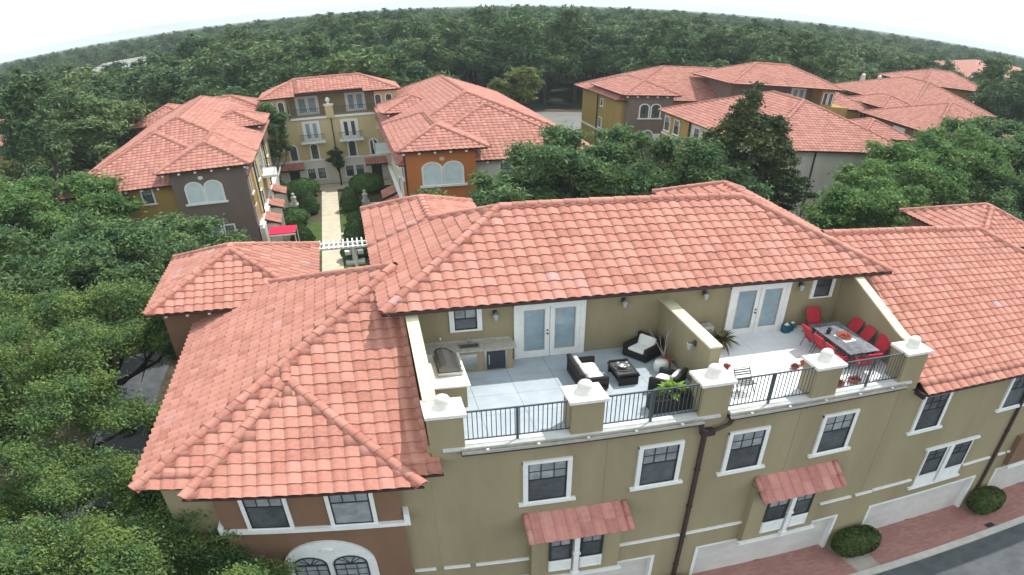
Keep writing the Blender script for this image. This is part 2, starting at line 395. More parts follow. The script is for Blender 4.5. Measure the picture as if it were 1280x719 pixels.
        for k, pl, a, b, dr in (('f', pf, (x0,y0), (x1,y0), (0,1)), ('b', pb, (x0,y1), (x1,y1), (0,-1)), ('l', plf, (x0,y0), (x0,y1), (1,0)), ('r', prt, (x1,y0), (x1,y1), (-1,0))):
            if k in faces: s.face(a, b, pl, z, dr, p)
            else: s.base.add([(q[0], q[1], z+p*((q[0]-a[0])*dr[0]+(q[1]-a[1])*dr[1])) for q in pl], [tuple(range(len(pl)))])
        s.base.add([(x0,y0,z-.02),(x1,y0,z-.02),(x1,y1,z-.02),(x0,y1,z-.02)], [(0,1,2,3)])
        A3, B3 = (A[0], A[1], zr), (B[0], B[1], zr)
        if caps:
            s.hip((x0, y0, z), A3)
            if (B[0], B[1]) != (A[0], A[1]): s.hip(A3, B3)
            if w >= d: s.hip((x1, y0, z), B3); s.hip((x0, y1, z), A3); s.hip((x1, y1, z), B3)
            else: s.hip((x1, y0, z), A3); s.hip((x0, y1, z), B3); s.hip((x1, y1, z), B3)
    def finish(s, keep=300, capkeep=150):
        rf = s.base.build(s.name, 'underlay', s.house, label=s.label)
        me = MB(); me.v = list(s.V); me.f = list(s.F); me = me.mesh('roof_tile'); me.materials.append(MATS[s.m]); me.polygons.foreach_set('use_smooth', [True]*len(me.polygons))
        full = s.full
        if s.near:
            full = sorted(full, key=lambda M_: (M_.translation-CAM).length)
            for M_ in full[:keep]:
                o = bpy.data.objects.new('roof_tile', me); C.objects.link(o); o.parent = rf; o.matrix_local = M_
            full = full[keep:]
        V0 = np.array([tuple(v)+(1,) for v in s.V]); nv = len(V0)
        cap = MB(); n = 7
        for y, r, dz in ((0, .134, 0), (.42, .121, 0), (0, .134, 0), (.006, .106, 0)):
            for i in range(n):
                t = math.pi*i/(n-1); cap.v.append((r*math.cos(t), y, r*math.sin(t)*.95-.035+(.010 if y < .1 else 0)))
        cap.f = [(i, i+1, n+i+1, n+i) for i in range(n-1)]+[(3*n+i, 3*n+i+1, 2*n+i+1, 2*n+i) for i in range(n-1)]
        Vl = []; Fl = []
        if full:
            A = np.array([np.array(M_) for M_ in full]); VV = np.einsum('nij,kj->nki', A, V0)[:, :, :3].reshape(-1, 3)
            FF = (np.array(s.F)[None]+(np.arange(len(full))*nv)[:, None, None]).reshape(-1, 4); Vl = VV; Fl = FF
        vv = s.cut.v; ff = s.cut.f
        if len(Vl):
            o = obj('tile_field', npmesh('tile_field', Vl, Fl, s.m), rf, kind='stuff')
        if vv: o = s.cut.build('edge_tiles', s.m, rf, kind='stuff', smooth=True)
        if s.caps:
            if s.near:
                cm = cap.mesh('ridge_tile'); cm.materials.append(MATS[s.m]); cm.polygons.foreach_set('use_smooth', [True]*len(cm.polygons))
                cc = sorted(s.caps, key=lambda M_: (M_.translation-CAM).length)
                for M_ in cc[:capkeep]:
                    o = bpy.data.objects.new('ridge_tile', cm); C.objects.link(o); o.parent = rf; o.matrix_local = M_
                rest = cc[capkeep:]
            else: rest = s.caps
            if rest:
                A = np.array([np.array(M_) for M_ in rest]); V1 = np.array([v+(1,) for v in cap.v]); VV = np.einsum('nij,kj->nki', A, V1)[:, :, :3].reshape(-1, 3)
                FF = (np.array(cap.f)[None]+(np.arange(len(rest))*len(V1))[:, None, None]).reshape(-1, 4)
                obj('ridge_tiles', npmesh('ridge_tiles', VV, FF, s.m), rf, kind='stuff')
            s.mort.build('mortar_bed', 'mortar', rf)
        return rf

# ------------------------------------------------------------------ windows and doors
def arc(cx, zs, w, rise, n=12, t0=0.0, t1=math.pi):
    return [(cx-w/2*math.cos(t0+(t1-t0)*i/n), zs+rise*math.sin(t0+(t1-t0)*i/n)) for i in range(n+1)]
def window(par, F, cx, z0, z1, w, trim=.12, sillw=None, cols=3, rows=2, near=True, top=True, frac=.42, glass=('glass_light', 'glass_dark'), fm='white_paint', sill=True, tn=.07, label=None):
    a, b = cx-w/2, cx+w/2
    f = MB(); f.fbox(F, a, a+trim, -.02, tn, z0, z1); f.fbox(F, b-trim, b, -.02, tn, z0, z1)
    if top: f.fbox(F, a, b, -.02, tn+.003, z1-trim, z1+.001)
    f.fbox(F, a+trim, b-trim, -.02, tn-.004, z0, z0+trim*.55)
    wo = f.build('window', fm, par, label=label)
    if sill:
        sw = (sillw or w+.2)/2; MB().fbox(F, cx-sw, cx+sw, -.02, tn+.05, z0-.10, z0+.012).build('sill', fm, wo)
    ia, ib, iz0, iz1 = a+trim, b-trim, z0+trim*.5, z1-(trim if top else 0)
    zm = iz1-(iz1-iz0)*frac
    s = MB(); t = .034 if near else .055
    s.fbox(F, ia, ia+t, -.02, .046, iz0, iz1); s.fbox(F, ib-t, ib, -.02, .046, iz0, iz1); s.fbox(F, ia, ib, -.02, .047, iz0, iz0+t); s.fbox(F, ia, ib, -.02, .047, iz1-t, iz1); s.fbox(F, ia, ib, -.02, .052, zm-t/2, zm+t/2)
    for k in range(1, cols): u = ia+(ib-ia)*k/cols; s.fbox(F, u-.011, u+.011, -.02, .040, zm, iz1)
    for k in range(1, rows): z = zm+(iz1-zm)*k/rows; s.fbox(F, ia, ib, -.02, .041, z-.011, z+.011)
    s.build('sash', 'sash_dark', wo)
    if near:
        for i in range(cols):
            for j in range(rows):
                u0, u1 = ia+(ib-ia)*i/cols, ia+(ib-ia)*(i+1)/cols; q0, q1 = zm+(iz1-zm)*j/rows, zm+(iz1-zm)*(j+1)/rows
                MB().fbox(F, u0+.003, u1-.003, 0, .022, q0+.003, q1-.003).build('pane', glass[0], wo)
        MB().fbox(F, ia, ib, 0, .018, iz0, zm).build('pane', glass[1], wo)
    else:
        MB().fbox(F, ia, ib, 0, .022, zm, iz1).build('pane', glass[0], wo)
        MB().fbox(F, ia, ib, 0, .018, iz0, zm-.003).build('pane', glass[1], wo)
    return wo
def arch_window(par, F, cx, z0, z1, w, trim=.14, rise=None, glass='glass_dark', near=False, fan=True, sill=True, fm='white_paint', bars=True, label=None):
    rise = w/2 if rise is None else rise; zs = z1-rise; t = trim
    outer = [(cx-w/2, z0)]+arc(cx, zs, w, rise)+[(cx+w/2, z0)]
    inner = [(cx-w/2+t, z0)]+arc(cx, zs, w-2*t, rise-t)+[(cx+w/2-t, z0)]
    wo = MB().fring(F, outer, inner, -.02, .08).build('window', fm, par, label=label)
    MB().fpoly(F, inner, -.01, .02).build('pane', glass, wo)
    if sill: MB().fbox(F, cx-w/2-.1, cx+w/2+.1, -.02, .14, z0-.14, z0).build('sill', fm, wo)
    if bars:
        s = MB(); iw = w-2*t; s.fbox(F, cx-.02, cx+.02, 0, .05, z0, zs+(rise-t)*.98); s.fbox(F, cx-iw/2, cx+iw/2, 0, .055, zs-.03, zs+.03); s.fbox(F, cx-iw/2, cx+iw/2, 0, .05, z0+(zs-z0)*.5-.03, z0+(zs-z0)*.5+.03)
        for k in (-1, 1): s.fbox(F, cx+k*iw/6-.012, cx+k*iw/6+.012, 0, .045, z0+(zs-z0)*.5, zs)
        inn2 = [(cx-(w/2-t-.04), z0)]+arc(cx, zs, w-2*t-.08, rise-t-.04)+[(cx+(w/2-t-.04), z0)]
        s.fring(F, inner, inn2, 0, .05); s.build('sash', 'sash_dark', wo)
    return wo
def french_door(par, F, x0, x1, z0, z1, trim=.14, near=True, glass='glass_blue', label=None):
    f = MB(); f.fbox(F, x0, x0+trim, -.02, .08, z0, z1); f.fbox(F, x1-trim, x1, -.02, .08, z0, z1); f.fbox(F, x0, x1, -.02, .083, z1-trim, z1+.002)
    do = f.build('french_door', 'white_paint', par, label=label); m = (x0+x1)/2
    for a, b in ((x0+trim, m-.008), (m+.008, x1-trim)):
        st = .13; zb = z0+.30; zt = z1-trim-.13
        l = MB(); l.fbox(F, a, a+st, -.02, .05, z0, z1-trim); l.fbox(F, b-st, b, -.02, .05, z0, z1-trim); l.fbox(F, a+st, b-st, -.02, .048, z0, zb); l.fbox(F, a+st, b-st, -.02, .048, zt, z1-trim)
        l.build('door_leaf', 'white_paint', do)
        g = MB(); g.fring(F, [(a+st, zb), (b-st, zb), (b-st, zt), (a+st, zt)], [(a+st+.025, zb+.025), (b-st-.025, zb+.025), (b-st-.025, zt-.025), (a+st+.025, zt-.025)], -.02, .060, True); g.build('glazing_bead', 'gutter_grey', do)
        MB().fbox(F, a+st, b-st, -.02, .02, zb, zt).build('pane', glass, do)
    if near:
        MB().tube(F(m-.07, .05, z0+1.0), F(m-.07, .12, z0+1.0), .028, n=8).build('handle', 'steel_dark', do); MB().tube(F(m-.07, .05, z0+1.14), F(m-.07, .09, z0+1.14), .026, n=8).build('lock', 'steel_dark', do)
    return do
def garage(par, x0, x1, y=.22, zt=2.47, label=None):
    F = front(0); G = front(y)
    f = MB(); f.fbox(F, x0-.10, x0, -.3, .03, 0, zt+.09); f.fbox(F, x1, x1+.10, -.3, .03, 0, zt+.09); f.fbox(F, x0, x1, -.3, .033, zt, zt+.09)
    g = f.build('garage_door', 'white_paint', par, label=label)
    for k in range(4):
        MB().fbox(G, x0+.002, x1-.002, -.02, .02, zt*k/4+.006, zt*(k+1)/4-.006).build('door_panel', 'garage_white', g)
    for k in range(5): MB().fbox(G, x0+(x1-x0)*(k+.5)/5-.38, x0+(x1-x0)*(k+.5)/5+.38, .02, .03, zt*.80, zt*.95).build('raised_panel', 'garage_white', g)
    MB().fbox(G, (x0+x1)/2-.1, (x0+x1)/2+.1, .02, .05, .1, .14).build('handle', 'steel_dark', g)
    return g
def railing(par, x0, x1, y, z0=10.24, z1=11.38, sp=.107, m='iron', depth=None, label=None):
    r = MB(); r.box(x0, x1, y-.02, y+.02, z1-.045, z1); r.box(x0, x1, y-.015, y+.015, z0, z0+.035)
    ra = r.build('railing', m, par, label=label); n = round((x1-x0)/sp); st = (x1-x0)/n
    bm = MB().box(-.009, .009, -.009, .009, z0+.03, z1-.04).mesh('baluster'); bm.materials.append(MATS[m])
    for k in range(n+1):
        o = bpy.data.objects.new('baluster', bm); C.objects.link(o); o.parent = ra; o.location = (x0+k*st, y, 0)
    xm = (x0+x1)/2; MB().box(xm-.028, xm+.028, y-.03, y+.025, 10.08, z1+.004).build('middle_post', m, ra)
    return ra
def post(par, x, w=.853, y0=-.06, y1=.64):
    MB().box(x+.045, x+w-.045, y0, y1, 9.6, 11.34).build('parapet_post', 'stucco_tan', par)
    cx, cy = x+w/2, (y0+y1)/2; c = MB(); hx, hy = w/2+.03, (y1-y0)/2+.07
    c.box(cx-hx, cx+hx, cy-hy, cy+hy, 11.33, 11.44)
    c.add([(cx-hx, cy-hy, 11.44), (cx+hx, cy-hy, 11.44), (cx+hx, cy+hy, 11.44), (cx-hx, cy+hy, 11.44), (cx-.12, cy-.1, 11.50), (cx+.12, cy-.1, 11.50), (cx+.12, cy+.1, 11.50), (cx-.12, cy+.1, 11.50)], [(0,1,5,4),(1,2,6,5),(2,3,7,6),(3,0,4,7),(4,5,6,7)])
    cp = c.build('post_cap', 'white_cap', par)
    MB().lathe([(.23,11.48),(.23,11.52),(.185,11.55),(.185,11.68),(.17,11.78),(.13,11.86),(.07,11.905),(.01,11.92)], (cx, cy, 0), 14).build('finial', 'white_cap', cp, smooth=True)
def wall_lamp(par, F, u, z, label=None):
    b = MB(); b.fbox(F, u-.06, u+.06, 0, .04, z-.02, z+.18); b.tube(F(u, .03, z+.12), F(u, .16, z+.16), .018); b.tube(F(u, .16, z+.10), F(u, .16, z+.18), .075, .03, 8)
    w = b.build('wall_lamp', 'steel_dark', par, label=label)
    MB().tube(F(u, .16, z-.14), F(u, .16, z+.10), .045, .085, 8).build('lamp_shade', 'lamp_glass', w)
def gutter(par, x0, x1, y, z, m='gutter_brown', h=.11, d=.11):
    g = MB(); g.box(x0, x1, y-d, y, z-h, z-h+.012); g.box(x0, x1, y-d, y-d+.012, z-h, z); g.box(x0, x0+.012, y-d, y, z-h, z); g.box(x1-.012, x1, y-d, y, z-h, z)
    g.box(x0, x1, y+.001, y+.02, z-h-.05, z+.01); return g.build('gutter', m, par)
def tree_sub(): pass

# ================================================================== the row of near townhouses
F0 = front(0)
WX = lambda x: 17.33-x
# ---- middle house with the two roof terraces
T = thing('townhouse', 'tan stucco townhouse with two roof terraces behind black railings and white capped posts', 'house', (8.5, 0, 0))
G_OPEN = {'T': [(2.80, 7.60), (9.10, 13.93)], 'E': [(15.40, 20.18), (21.45, 26.3)]}
def ground_wall(par, x0, x1, opens, m, ztop=9.98, y1=4.3):
    w = MB(); w.box(x0, x1, 0, .30, 2.55, ztop); xs = x0
    for a, b in opens: w.box(xs, a-.10, 0, .30, -.3, 2.55); xs = b+.10
    w.box(xs, x1, 0, .30, -.3, 2.55); w.box(x0, x1, .302, y1, -.3, ztop-.004)
    return w
ground_wall(T, 1.702, 15.07, G_OPEN['T'], 'stucco_tan').build('wall', 'stucco_tan', T)
MB().box(1.72, 15.61, 4.33, 10.75, 9.9, 12.66).build('upper_wall', 'stucco_tan', T)
MB().box(1.7, 4.6, 10.74, 13.45, 1, 12.62).box(12.73, 15.63, 10.74, 13.45, 1, 12.62).box(4.6, 12.73, 10.70, 10.75, 1, 9.9).box(1.72, 15.61, 4.3, 10.7, 1, 9.9).build('rear_wall', 'stucco_tan', T)
# terrace side walls
def side_wall(xa, xb, pts, y_, name='terrace_wall'):
    F = Fr((xa, 0, 0), (0, 1, 0), (1, 0, 0)); w = MB(); w.fpoly(F, pts, 0, xb-xa); wo = w.build(name, 'stucco_tan', T)
    tops = pts[2:]; c = MB()
    for (ya, za), (yb, zb) in zip(tops[:-1], tops[1:]):
        vs = [F(y, n, z+dz) for y, z in ((ya, za), (yb, zb)) for n in (-.035, xb-xa+.035) for dz in (0.002, .07)]
        c.add(vs, [(0,1,3,2),(4,6,7,5),(1,5,7,3),(0,2,6,4),(0,4,5,1),(2,3,7,6)])
    c.build('coping', 'coping_cream', wo); return wo
side_wall(1.80, 2.04, [(.6, 9.9), (4.36, 9.9), (4.36, 12.62), (3.8, 12.50), (.6, 11.43)], 0)
side_wall(14.80, 15.04, [(.6, 9.9), (4.36, 9.9), (4.36, 12.625), (3.8, 12.62), (1.25, 11.56), (.95, 11.46), (.6, 11.40)], 0)
side_wall(8.76, 9.04, [(.98, 9.9), (4.34, 9.9), (4.34, 12.0), (.98, 12.0)], 0)
MB().box(8.10, 8.90, -.06, .5, 9.6, 9.7)
for x in (1.743, 4.944, 8.148, 11.345, 14.30): post(T, x)
MB().box(8.86, 9.02, .64, .98, 10.0, 11.0)
for x0, x1, n in ((2.55, 4.99, ''), (5.75, 8.19, ''), (8.95, 11.39, ''), (12.15, 14.34, '')): railing(T, x0, x1, .07)
for a, b in ((2.04, 8.76), (9.04, 14.80)):
    le = MB().box(a, b, -.13, .28, 9.985, 10.085).build('terrace_ledge', 'ledge', T)
    nx = round((b-a)/1.12); sx = (b-a)/nx; ys = (.282, 1.30, 2.32, 3.33, 4.325)
    fl = MB().box(a, b, .281, 4.33, 9.97, 10.03).build('terrace_floor', 'deck', T)
    for i in range(nx):
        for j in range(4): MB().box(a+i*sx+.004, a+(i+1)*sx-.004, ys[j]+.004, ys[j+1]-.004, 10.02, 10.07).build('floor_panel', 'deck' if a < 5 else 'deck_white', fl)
for a, b in ((2.45, 8.27), (9.02, 14.56)):
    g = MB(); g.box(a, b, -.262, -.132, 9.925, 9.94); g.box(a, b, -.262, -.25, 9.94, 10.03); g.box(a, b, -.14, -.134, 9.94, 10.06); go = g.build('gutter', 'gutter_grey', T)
    MB().box(a-.01, b+.01, -.235, -.004, 9.84, 9.922).build('gutter_underside', 'gutter_brown', go)  # brown board forming the underside of the gutter
    for i in range(5): x = a+(b-a)*(i+.5)/5; MB().box(x-.03, x+.03, -.27, -.20, 10.032, 10.06).build('gutter_strap', 'white_paint', go)
ds = MB(); ds.path([(8.22, -.2, 9.86), (8.26, -.2, 9.62), (8.47, -.16, 9.42), (8.44, -.10, 9.2)], [.075, .07, .08, .06], 6); ds.path([(9.06, -.2, 9.86), (9.0, -.2, 9.68), (8.72, -.17, 9.50), (8.47, -.16, 9.40)], [.075, .065, .07, .08], 6)
ds.box(8.30, 8.64, -.25, -.02, 9.30, 9.50); ds.box(8.385, 8.485, -.13, -.03, 0, 9.3)
for z in (7.5, 5.5, 3.6, 1.6): ds.box(8.365, 8.505, -.14, -.002, z, z+.06)
ds.build('downspout', 'gutter_brown', T)
# windows and doors
for cx in (4.466, 7.34, 9.785, 12.657): window(T, F0, cx, 7.09, 9.09, 1.2, sillw=1.44)
FT = front(4.33)
window(T, FT, 3.34, 11.46, 12.55, .86, trim=.13, sill=False, cols=2, rows=1, frac=.5)
window(T, FT, 14.11, 11.46, 12.55, .82, trim=.12, sill=False, cols=2, rows=1, frac=.45, glass=('glass_dark', 'glass_dark'))
french_door(T, FT, 4.62, 6.59, 10.075, 12.36); french_door(T, FT, 10.92, 12.93, 10.075, 12.36)
for u, z in ((4.12, 12.02), (7.66, 12.08), (10.08, 12.1), (13.26, 12.1)): wall_lamp(T, FT, u, z)
wall_lamp(T, west(8.76), 1.83, 11.62)
garage(T, *G_OPEN['T'][0]); garage(T, *G_OPEN['T'][1])
# window bays with tiled awnings
def bay(x0, x1, wins, z0=2.60):
    b = MB(); b.box(x0, x1, -.30, -.002, z0, 5.95); b.add([(x0, -.3, 5.95), (x1, -.3, 5.95), (x1, 0, 6.15), (x0, 0, 6.15)], [(0,1,2,3)]); bo = b.build('window_bay', 'stucco_tan', T)
    F = front(-.30)
    for a, c in wins:
        window(bo.parent, F, (a+c)/2, 3.80, 5.35, c-a, trim=.03, sill=False, cols=2, rows=2, fm='sash_dark', tn=.05, top=False)
        p = MB(); p.fbox(F, a, c, -.01, .05, 3.06, 3.76); p.fring(F, [(a+.03, 3.10), (c-.03, 3.10), (c-.03, 3.72), (a+.03, 3.72)], [(a+.08, 3.16), (c-.08, 3.16), (c-.08, 3.66), (a+.08, 3.66)], .05, .075, True); p.build('spandrel_panel', 'white_paint', T)
    m = (wins[0][1]+wins[1][0])/2; q = MB(); q.fbox(F, m-.07, m+.07, -.01, .12, 2.75, 5.5); q.fbox(F, m-.10, m+.10, -.01, .15, 4.1, 4.22); q.fbox(F, m-.12, m+.12, -.01, .17, 2.66, 2.9); q.build('mullion_column', 'white_paint', T)
    MB().fbox(F, x0-.12, x1+.10, -.02, .10, z0-.02, z0+.13).build('bay_base', 'white_paint', T)
def awning(par, x0, x1, zt, zb, dy, mname='terracotta_awning'):
    p = (zt-zb)/dy; a = MB(); a.add([(x0, 0, zt-.08), (x1, 0, zt-.08), (x1, -dy, zb-.08), (x0, -dy, zb-.08), (x0, 0, zt-.34), (x1, 0, zt-.34), (x1, -dy+.1, zb-.16), (x0, -dy+.1, zb-.16)], [(0,1,2,3), (4,5,6,7), (2,3,7,6), (0,3,7,4), (1,2,6,5)]); ao = a.build('awning', 'fascia', par)
    n = 8; w = (x1-x0)/n; V, Fq = tile_shape(w, math.hypot(dy, zt-zb)/2+.05, 7); me = MB(); me.v = V; me.f = Fq; me = me.mesh('awning_tile'); me.materials.append(MATS[mname])
    U = Vector((1, 0, 0)); Vv = Vector((0, dy, zt-zb)).normalized(); Nn = U.cross(Vv); Mt = Matrix((U, Vv, Nn)).transposed().to_4x4(); sl_ = math.hypot(dy, zt-zb)
    for j in range(2):
        for i in range(n):
            M2 = Mt.copy(); M2.translation = Vector((x0+i*w, -dy, zb))+Vv*(j*sl_/2-.04)-Nn*.03; o = bpy.data.objects.new('awning_tile', me); C.objects.link(o); o.parent = ao; o.matrix_local = M2
    for x in (x0, x1):
        e = MB()
        for j in range(2):
            s0 = Vector((x, -dy, zb))+Vv*(j*sl_/2-.05)+Nn*.02; e.tube(s0, s0+Vv*(sl_/2+.04), .095, .075, 8)
        e.build('verge_tile', mname, ao, smooth=True)
    return ao
bay(4.03, 6.45, ((4.48, 5.10), (5.33, 5.95))); awning(T, 3.92, 6.52, 6.45, 5.72, .78)
bay(10.32, 12.76, ((10.86, 11.58), (11.80, 12.44))); awning(T, 10.40, 13.02, 6.40, 5.70, .78)
def course(par, x0, x1, z=3.74): return MB().box(x0, x1, -.085, 0.0-.001, z-.05, z+.05).build('string_course', 'white_paint', par)
for a, b in ((.98, 1.54), (1.75, 2.44), (2.59, 4.02), (6.47, 8.34), (8.52, 10.31), (13.05, 14.23), (14.41, 15.06)): course(T, a, b)
for x in (5.92, 11.25, 14.6): MB().box(x, x+.012, -.004, .002, 3.85, 9.8).build('control_joint', 'joint', T)
# main roof
R = Roof(T, 'roof')
z0 = 12.79; zr = z0+3.72*PT; X0, X1, Y0, Y1 = 1.2, 16.13, 3.75, 11.19; rx0, rx1, ry = 4.92, 12.41, 7.47; wz = z0+1.95*PT
R.face((X0, Y0), (X1, Y0), [(X0, Y0), (X1, Y0), (rx1, ry), (rx0, ry)], z0, (0, 1))
def wing(f, sx):
    g = lambda x, y: (f(x), y)
    R.face(g(X0, Y0), g(X0, 9.24), [g(X0, Y0), g(rx0, ry), g(3.15, 9.24), g(X0, 9.24)], z0, (sx, 0))
    R.face(g(X0, Y0), g(X0, 9.24), [g(X0, 9.24), g(3.15, 9.24), g(3.15, 12.0), g(X0, 13.95)], z0, (sx, 0))
    R.face(g(5.1, 13.95), g(5.1, 11.19), [g(5.1, 13.95), g(3.15, 12.0), g(3.15, 9.24), g(5.1, 11.19)], z0, (-sx, 0))
    R.face(g(X0, 13.95), g(5.1, 13.95), [g(X0, 13.95), g(3.15, 12.0), g(5.1, 13.95)], z0, (0, -1))
    h = lambda x, y, z: (f(x), y, z)
    R.hip(h(X0, Y0, z0), h(rx0, ry, zr)); R.hip(h(3.15, 9.24, wz), h(rx0, ry, zr), .11); R.hip(h(3.15, 9.3, wz), h(3.15, 12.0, wz)); R.hip(h(X0, 13.95, z0), h(3.15, 12.0, wz)); R.hip(h(5.1, 13.95, z0), h(3.15, 12.0, wz))
wing(lambda x: x, 1); wing(WX, -1)
R.face((5.1, Y1), (12.23, Y1), [(5.1, Y1), (12.23, Y1), (14.18, 9.24), (rx1, ry), (rx0, ry), (3.15, 9.24)], z0, (0, -1))
R.hip((rx0, ry, zr), (rx1, ry, zr), .14)
R.finish(300, 90)
sf = MB(); sf.box(X0+.06, X1-.06, Y0+.06, Y1, z0-.16, z0-.03); sf.box(X0+.06, 5.05, Y1, 13.9, z0-.16, z0-.03); sf.box(12.28, X1-.06, Y1, 13.9, z0-.16, z0-.03); sf.build('soffit', 'fascia', T)
gutter(T, X0, X1, Y0+.01, z0+.01)
MB().box(X0-.02, X0+.05, Y0, 13.95, z0-.12, z0+.01).build('side_gutter', 'gutter_brown', T); MB().box(X1-.05, X1+.02, Y0, 13.95, z0-.12, z0+.01).build('side_gutter', 'gutter_brown', T)

# ---- corner house on the left
Cn = thing('townhouse', 'corner townhouse with brown arched window bay and low pink tiled hip roof', 'house', (-1.8, 0, 0))
w = MB(); w.box(-4.62, 1.60, 4.2, 13.0, -.3, 9.36); w.box(-4.62, 1.70, 0.003, 4.2, -.3, 9.40)
w.build('wall', 'stucco_tan', Cn)
MB().box(-3.40, .92, -.25, -.002, -.3, 9.42).build('brown_bay', 'stucco_brown', Cn)
w = MB(); w.box(-6.08, -1.2, 9.75, 15.0, 0, 10.42); w.build('rear_pavilion_wall', 'stucco_brown', Cn)
R = Roof(Cn, 'roof')
ez, ey, ex = 9.5, -.48, -5.07
zr = ez+(1.76+5.07)*PT
hl_ = (ez-.02)
# the front slope, the part under the bay's own little hip left to that
R.face((ex, ey), (1.95, ey), [(ex, ey), (1.95, ey), (1.95, -.03), (ex+.45, -.03)], ez, (0, 1))
R.face((ex, ey), (1.95, ey), [(ex+.45, -.03), (1.76, -.03), (1.76, 6.35)], ez, (0, 1))
R.face((ex, ey), (ex, 13.2), [(ex, ey), (1.76, 6.35), (ex, 13.18)], ez, (1, 0))
R.base.add([(1.76, 6.35, zr), (ex, 13.18, ez), (1.76, 13.18, ez)], [(0, 1, 2)])
R.hip((ex, ey, ez), (1.72, 6.31, zr-.02), .135); R.hip((ex, 13.18, ez), (1.76, 6.35, zr))
# the bay's hip
pb = .512
R.face((-3.82, -.86), (1.47, -.86), [(-3.82, -.86), (1.47, -.86), (-1.36, 2.62)], 9.44, (0, 1), pb)
R.hip((-3.82, -.86, 9.44), (-1.40, 2.60, 11.20), .135, .06); R.hip((1.47, -.86, 9.44), (-1.34, 2.60, 11.20), .135, .06); R.hip((-1.37, 2.5, 11.2), (-1.37, 3.1, 11.50), .13, .05)
R.base.add([(-3.82, -.86, 9.44), (-1.4, 2.6, 11.18), (-3.80, -.46, 9.5), (1.47, -.86, 9.44), (-1.36, 2.6, 11.18), (1.45, -.46, 9.5)], [(0, 1, 2), (3, 4, 5)])
R.hiproof(-6.52, -.74, 9.24, 15.51, 10.5, faces='flr')
R.finish(300, 110)
MB().box(ex+.06, 1.7, ey+.06, 13.1, ez-.15, ez-.03).box(-3.76, 1.42, -.80, -.40, 9.29, 9.41).box(1.70, 1.9, -.42, -.05, ez-.13, ez-.03).build('soffit', 'fascia', Cn)
MB().box(-6.46, -.8, 9.3, 15.45, 10.34, 10.47).build('pavilion_soffit', 'fascia', Cn)
gutter(Cn, -3.84, 1.49, -.85, 9.43, h=.08, d=.09); gutter(Cn, 1.49, 1.97, -.47, 9.5, h=.09, d=.09); gutter(Cn, -6.55, -3.2, 9.24, 10.5, h=.09)
cr = MB()
for k in range(7): x = -5.9+k*.75; cr.box(x, x+.09, 9.30, 9.75, 10.22, 10.33)
cr.build('rafter_tails', 'white_paint', Cn, kind='stuff')
FB = front(-.25)
window(Cn, FB, -2.225, 7.13, 9.16, 1.12, trim=.10, sill=False); window(Cn, FB, -.235, 7.13, 9.16, 1.12, trim=.10, sill=False, glass=('glass_light', 'glass_light'))
s = MB(); s.fbox(FB, -3.50, 1.08, -.02, .13, 6.96, 7.13); s.fbox(FB, .94, 1.08, -.25, .125, 7.13, 7.52); s.fbox(FB, -3.50, -3.38, -.25, .125, 7.13, 7.32); s.build('sill_band', 'white_paint', Cn)
# big arched frame with two arched windows
def big_arch(par, F, cx, zc, w=2.30, z0=1.6, z1=6.31, crown=(.5, .5)):
    zs = 4.9; a = cx-w/2; outer = [(a, z0)]+arc(cx, zs, w, z1-zs, 16)+[(cx+w/2, z0)]
    fo = MB().fpoly(F, outer, 0, .09).build('arched_surround', 'white_paint', par)
    for c in (-.50, .50):
        ww = .86; zt = 4.96
        MB().fpoly(F, [(cx+c-ww/2, z0)]+arc(cx+c, zt, ww, .50, 10)+[(cx+c+ww/2, z0)], .05, .094).build('pane', 'glass_light', fo)
        b = MB(); o_ = [(cx+c-ww/2, z0)]+arc(cx+c, zt, ww, .50, 10)+[(cx+c+ww/2, z0)]; i_ = [(cx+c-ww/2+.04, z0)]+arc(cx+c, zt, ww-.08, .46, 10)+[(cx+c+ww/2-.04, z0)]
        b.fring(F, o_, i_, .08, .13); b.fbox(F, cx+c-ww/2, cx+c+ww/2, .08, .132, zt-.035, zt+.035)
        for t in (45, 90-22, 90+22, 135): e_ = math.radians(t); b.fpoly(F, [(cx+c-.012, zt), (cx+c+.012, zt), (cx+c+.012-math.cos(e_)*ww/2*.95, zt+math.sin(e_)*.46), (cx+c-.012-math.cos(e_)*ww/2*.95, zt+math.sin(e_)*.46)], .08, .115)
        for k in (1, 2): u = cx+c-ww/2+ww*k/3; b.fbox(F, u-.011, u+.011, .08, .115, 3.9, zt)
        for z in (4.62, 4.25): b.fbox(F, cx+c-ww/2, cx+c+ww/2, .08, .113, z-.011, z+.011)
        b.fbox(F, cx+c-ww/2, cx+c+ww/2, .08, .125, 3.86, 3.92); b.build('sash', 'sash_dark', fo)
    MB().lathe([(.17, 0), (.15, .04), (.08, .06)], (0, 0, 0), 10)
    q = MB(); q.fpoly(F, [(cx+.16*math.cos(t*math.pi/6), 5.84+.08*math.sin(t*math.pi/6)) for t in range(12)], .05, .15); q.build('medallion', 'white_cap', fo)
big_arch(Cn, FB, -1.08, 0)
Fw = west(-6.08)

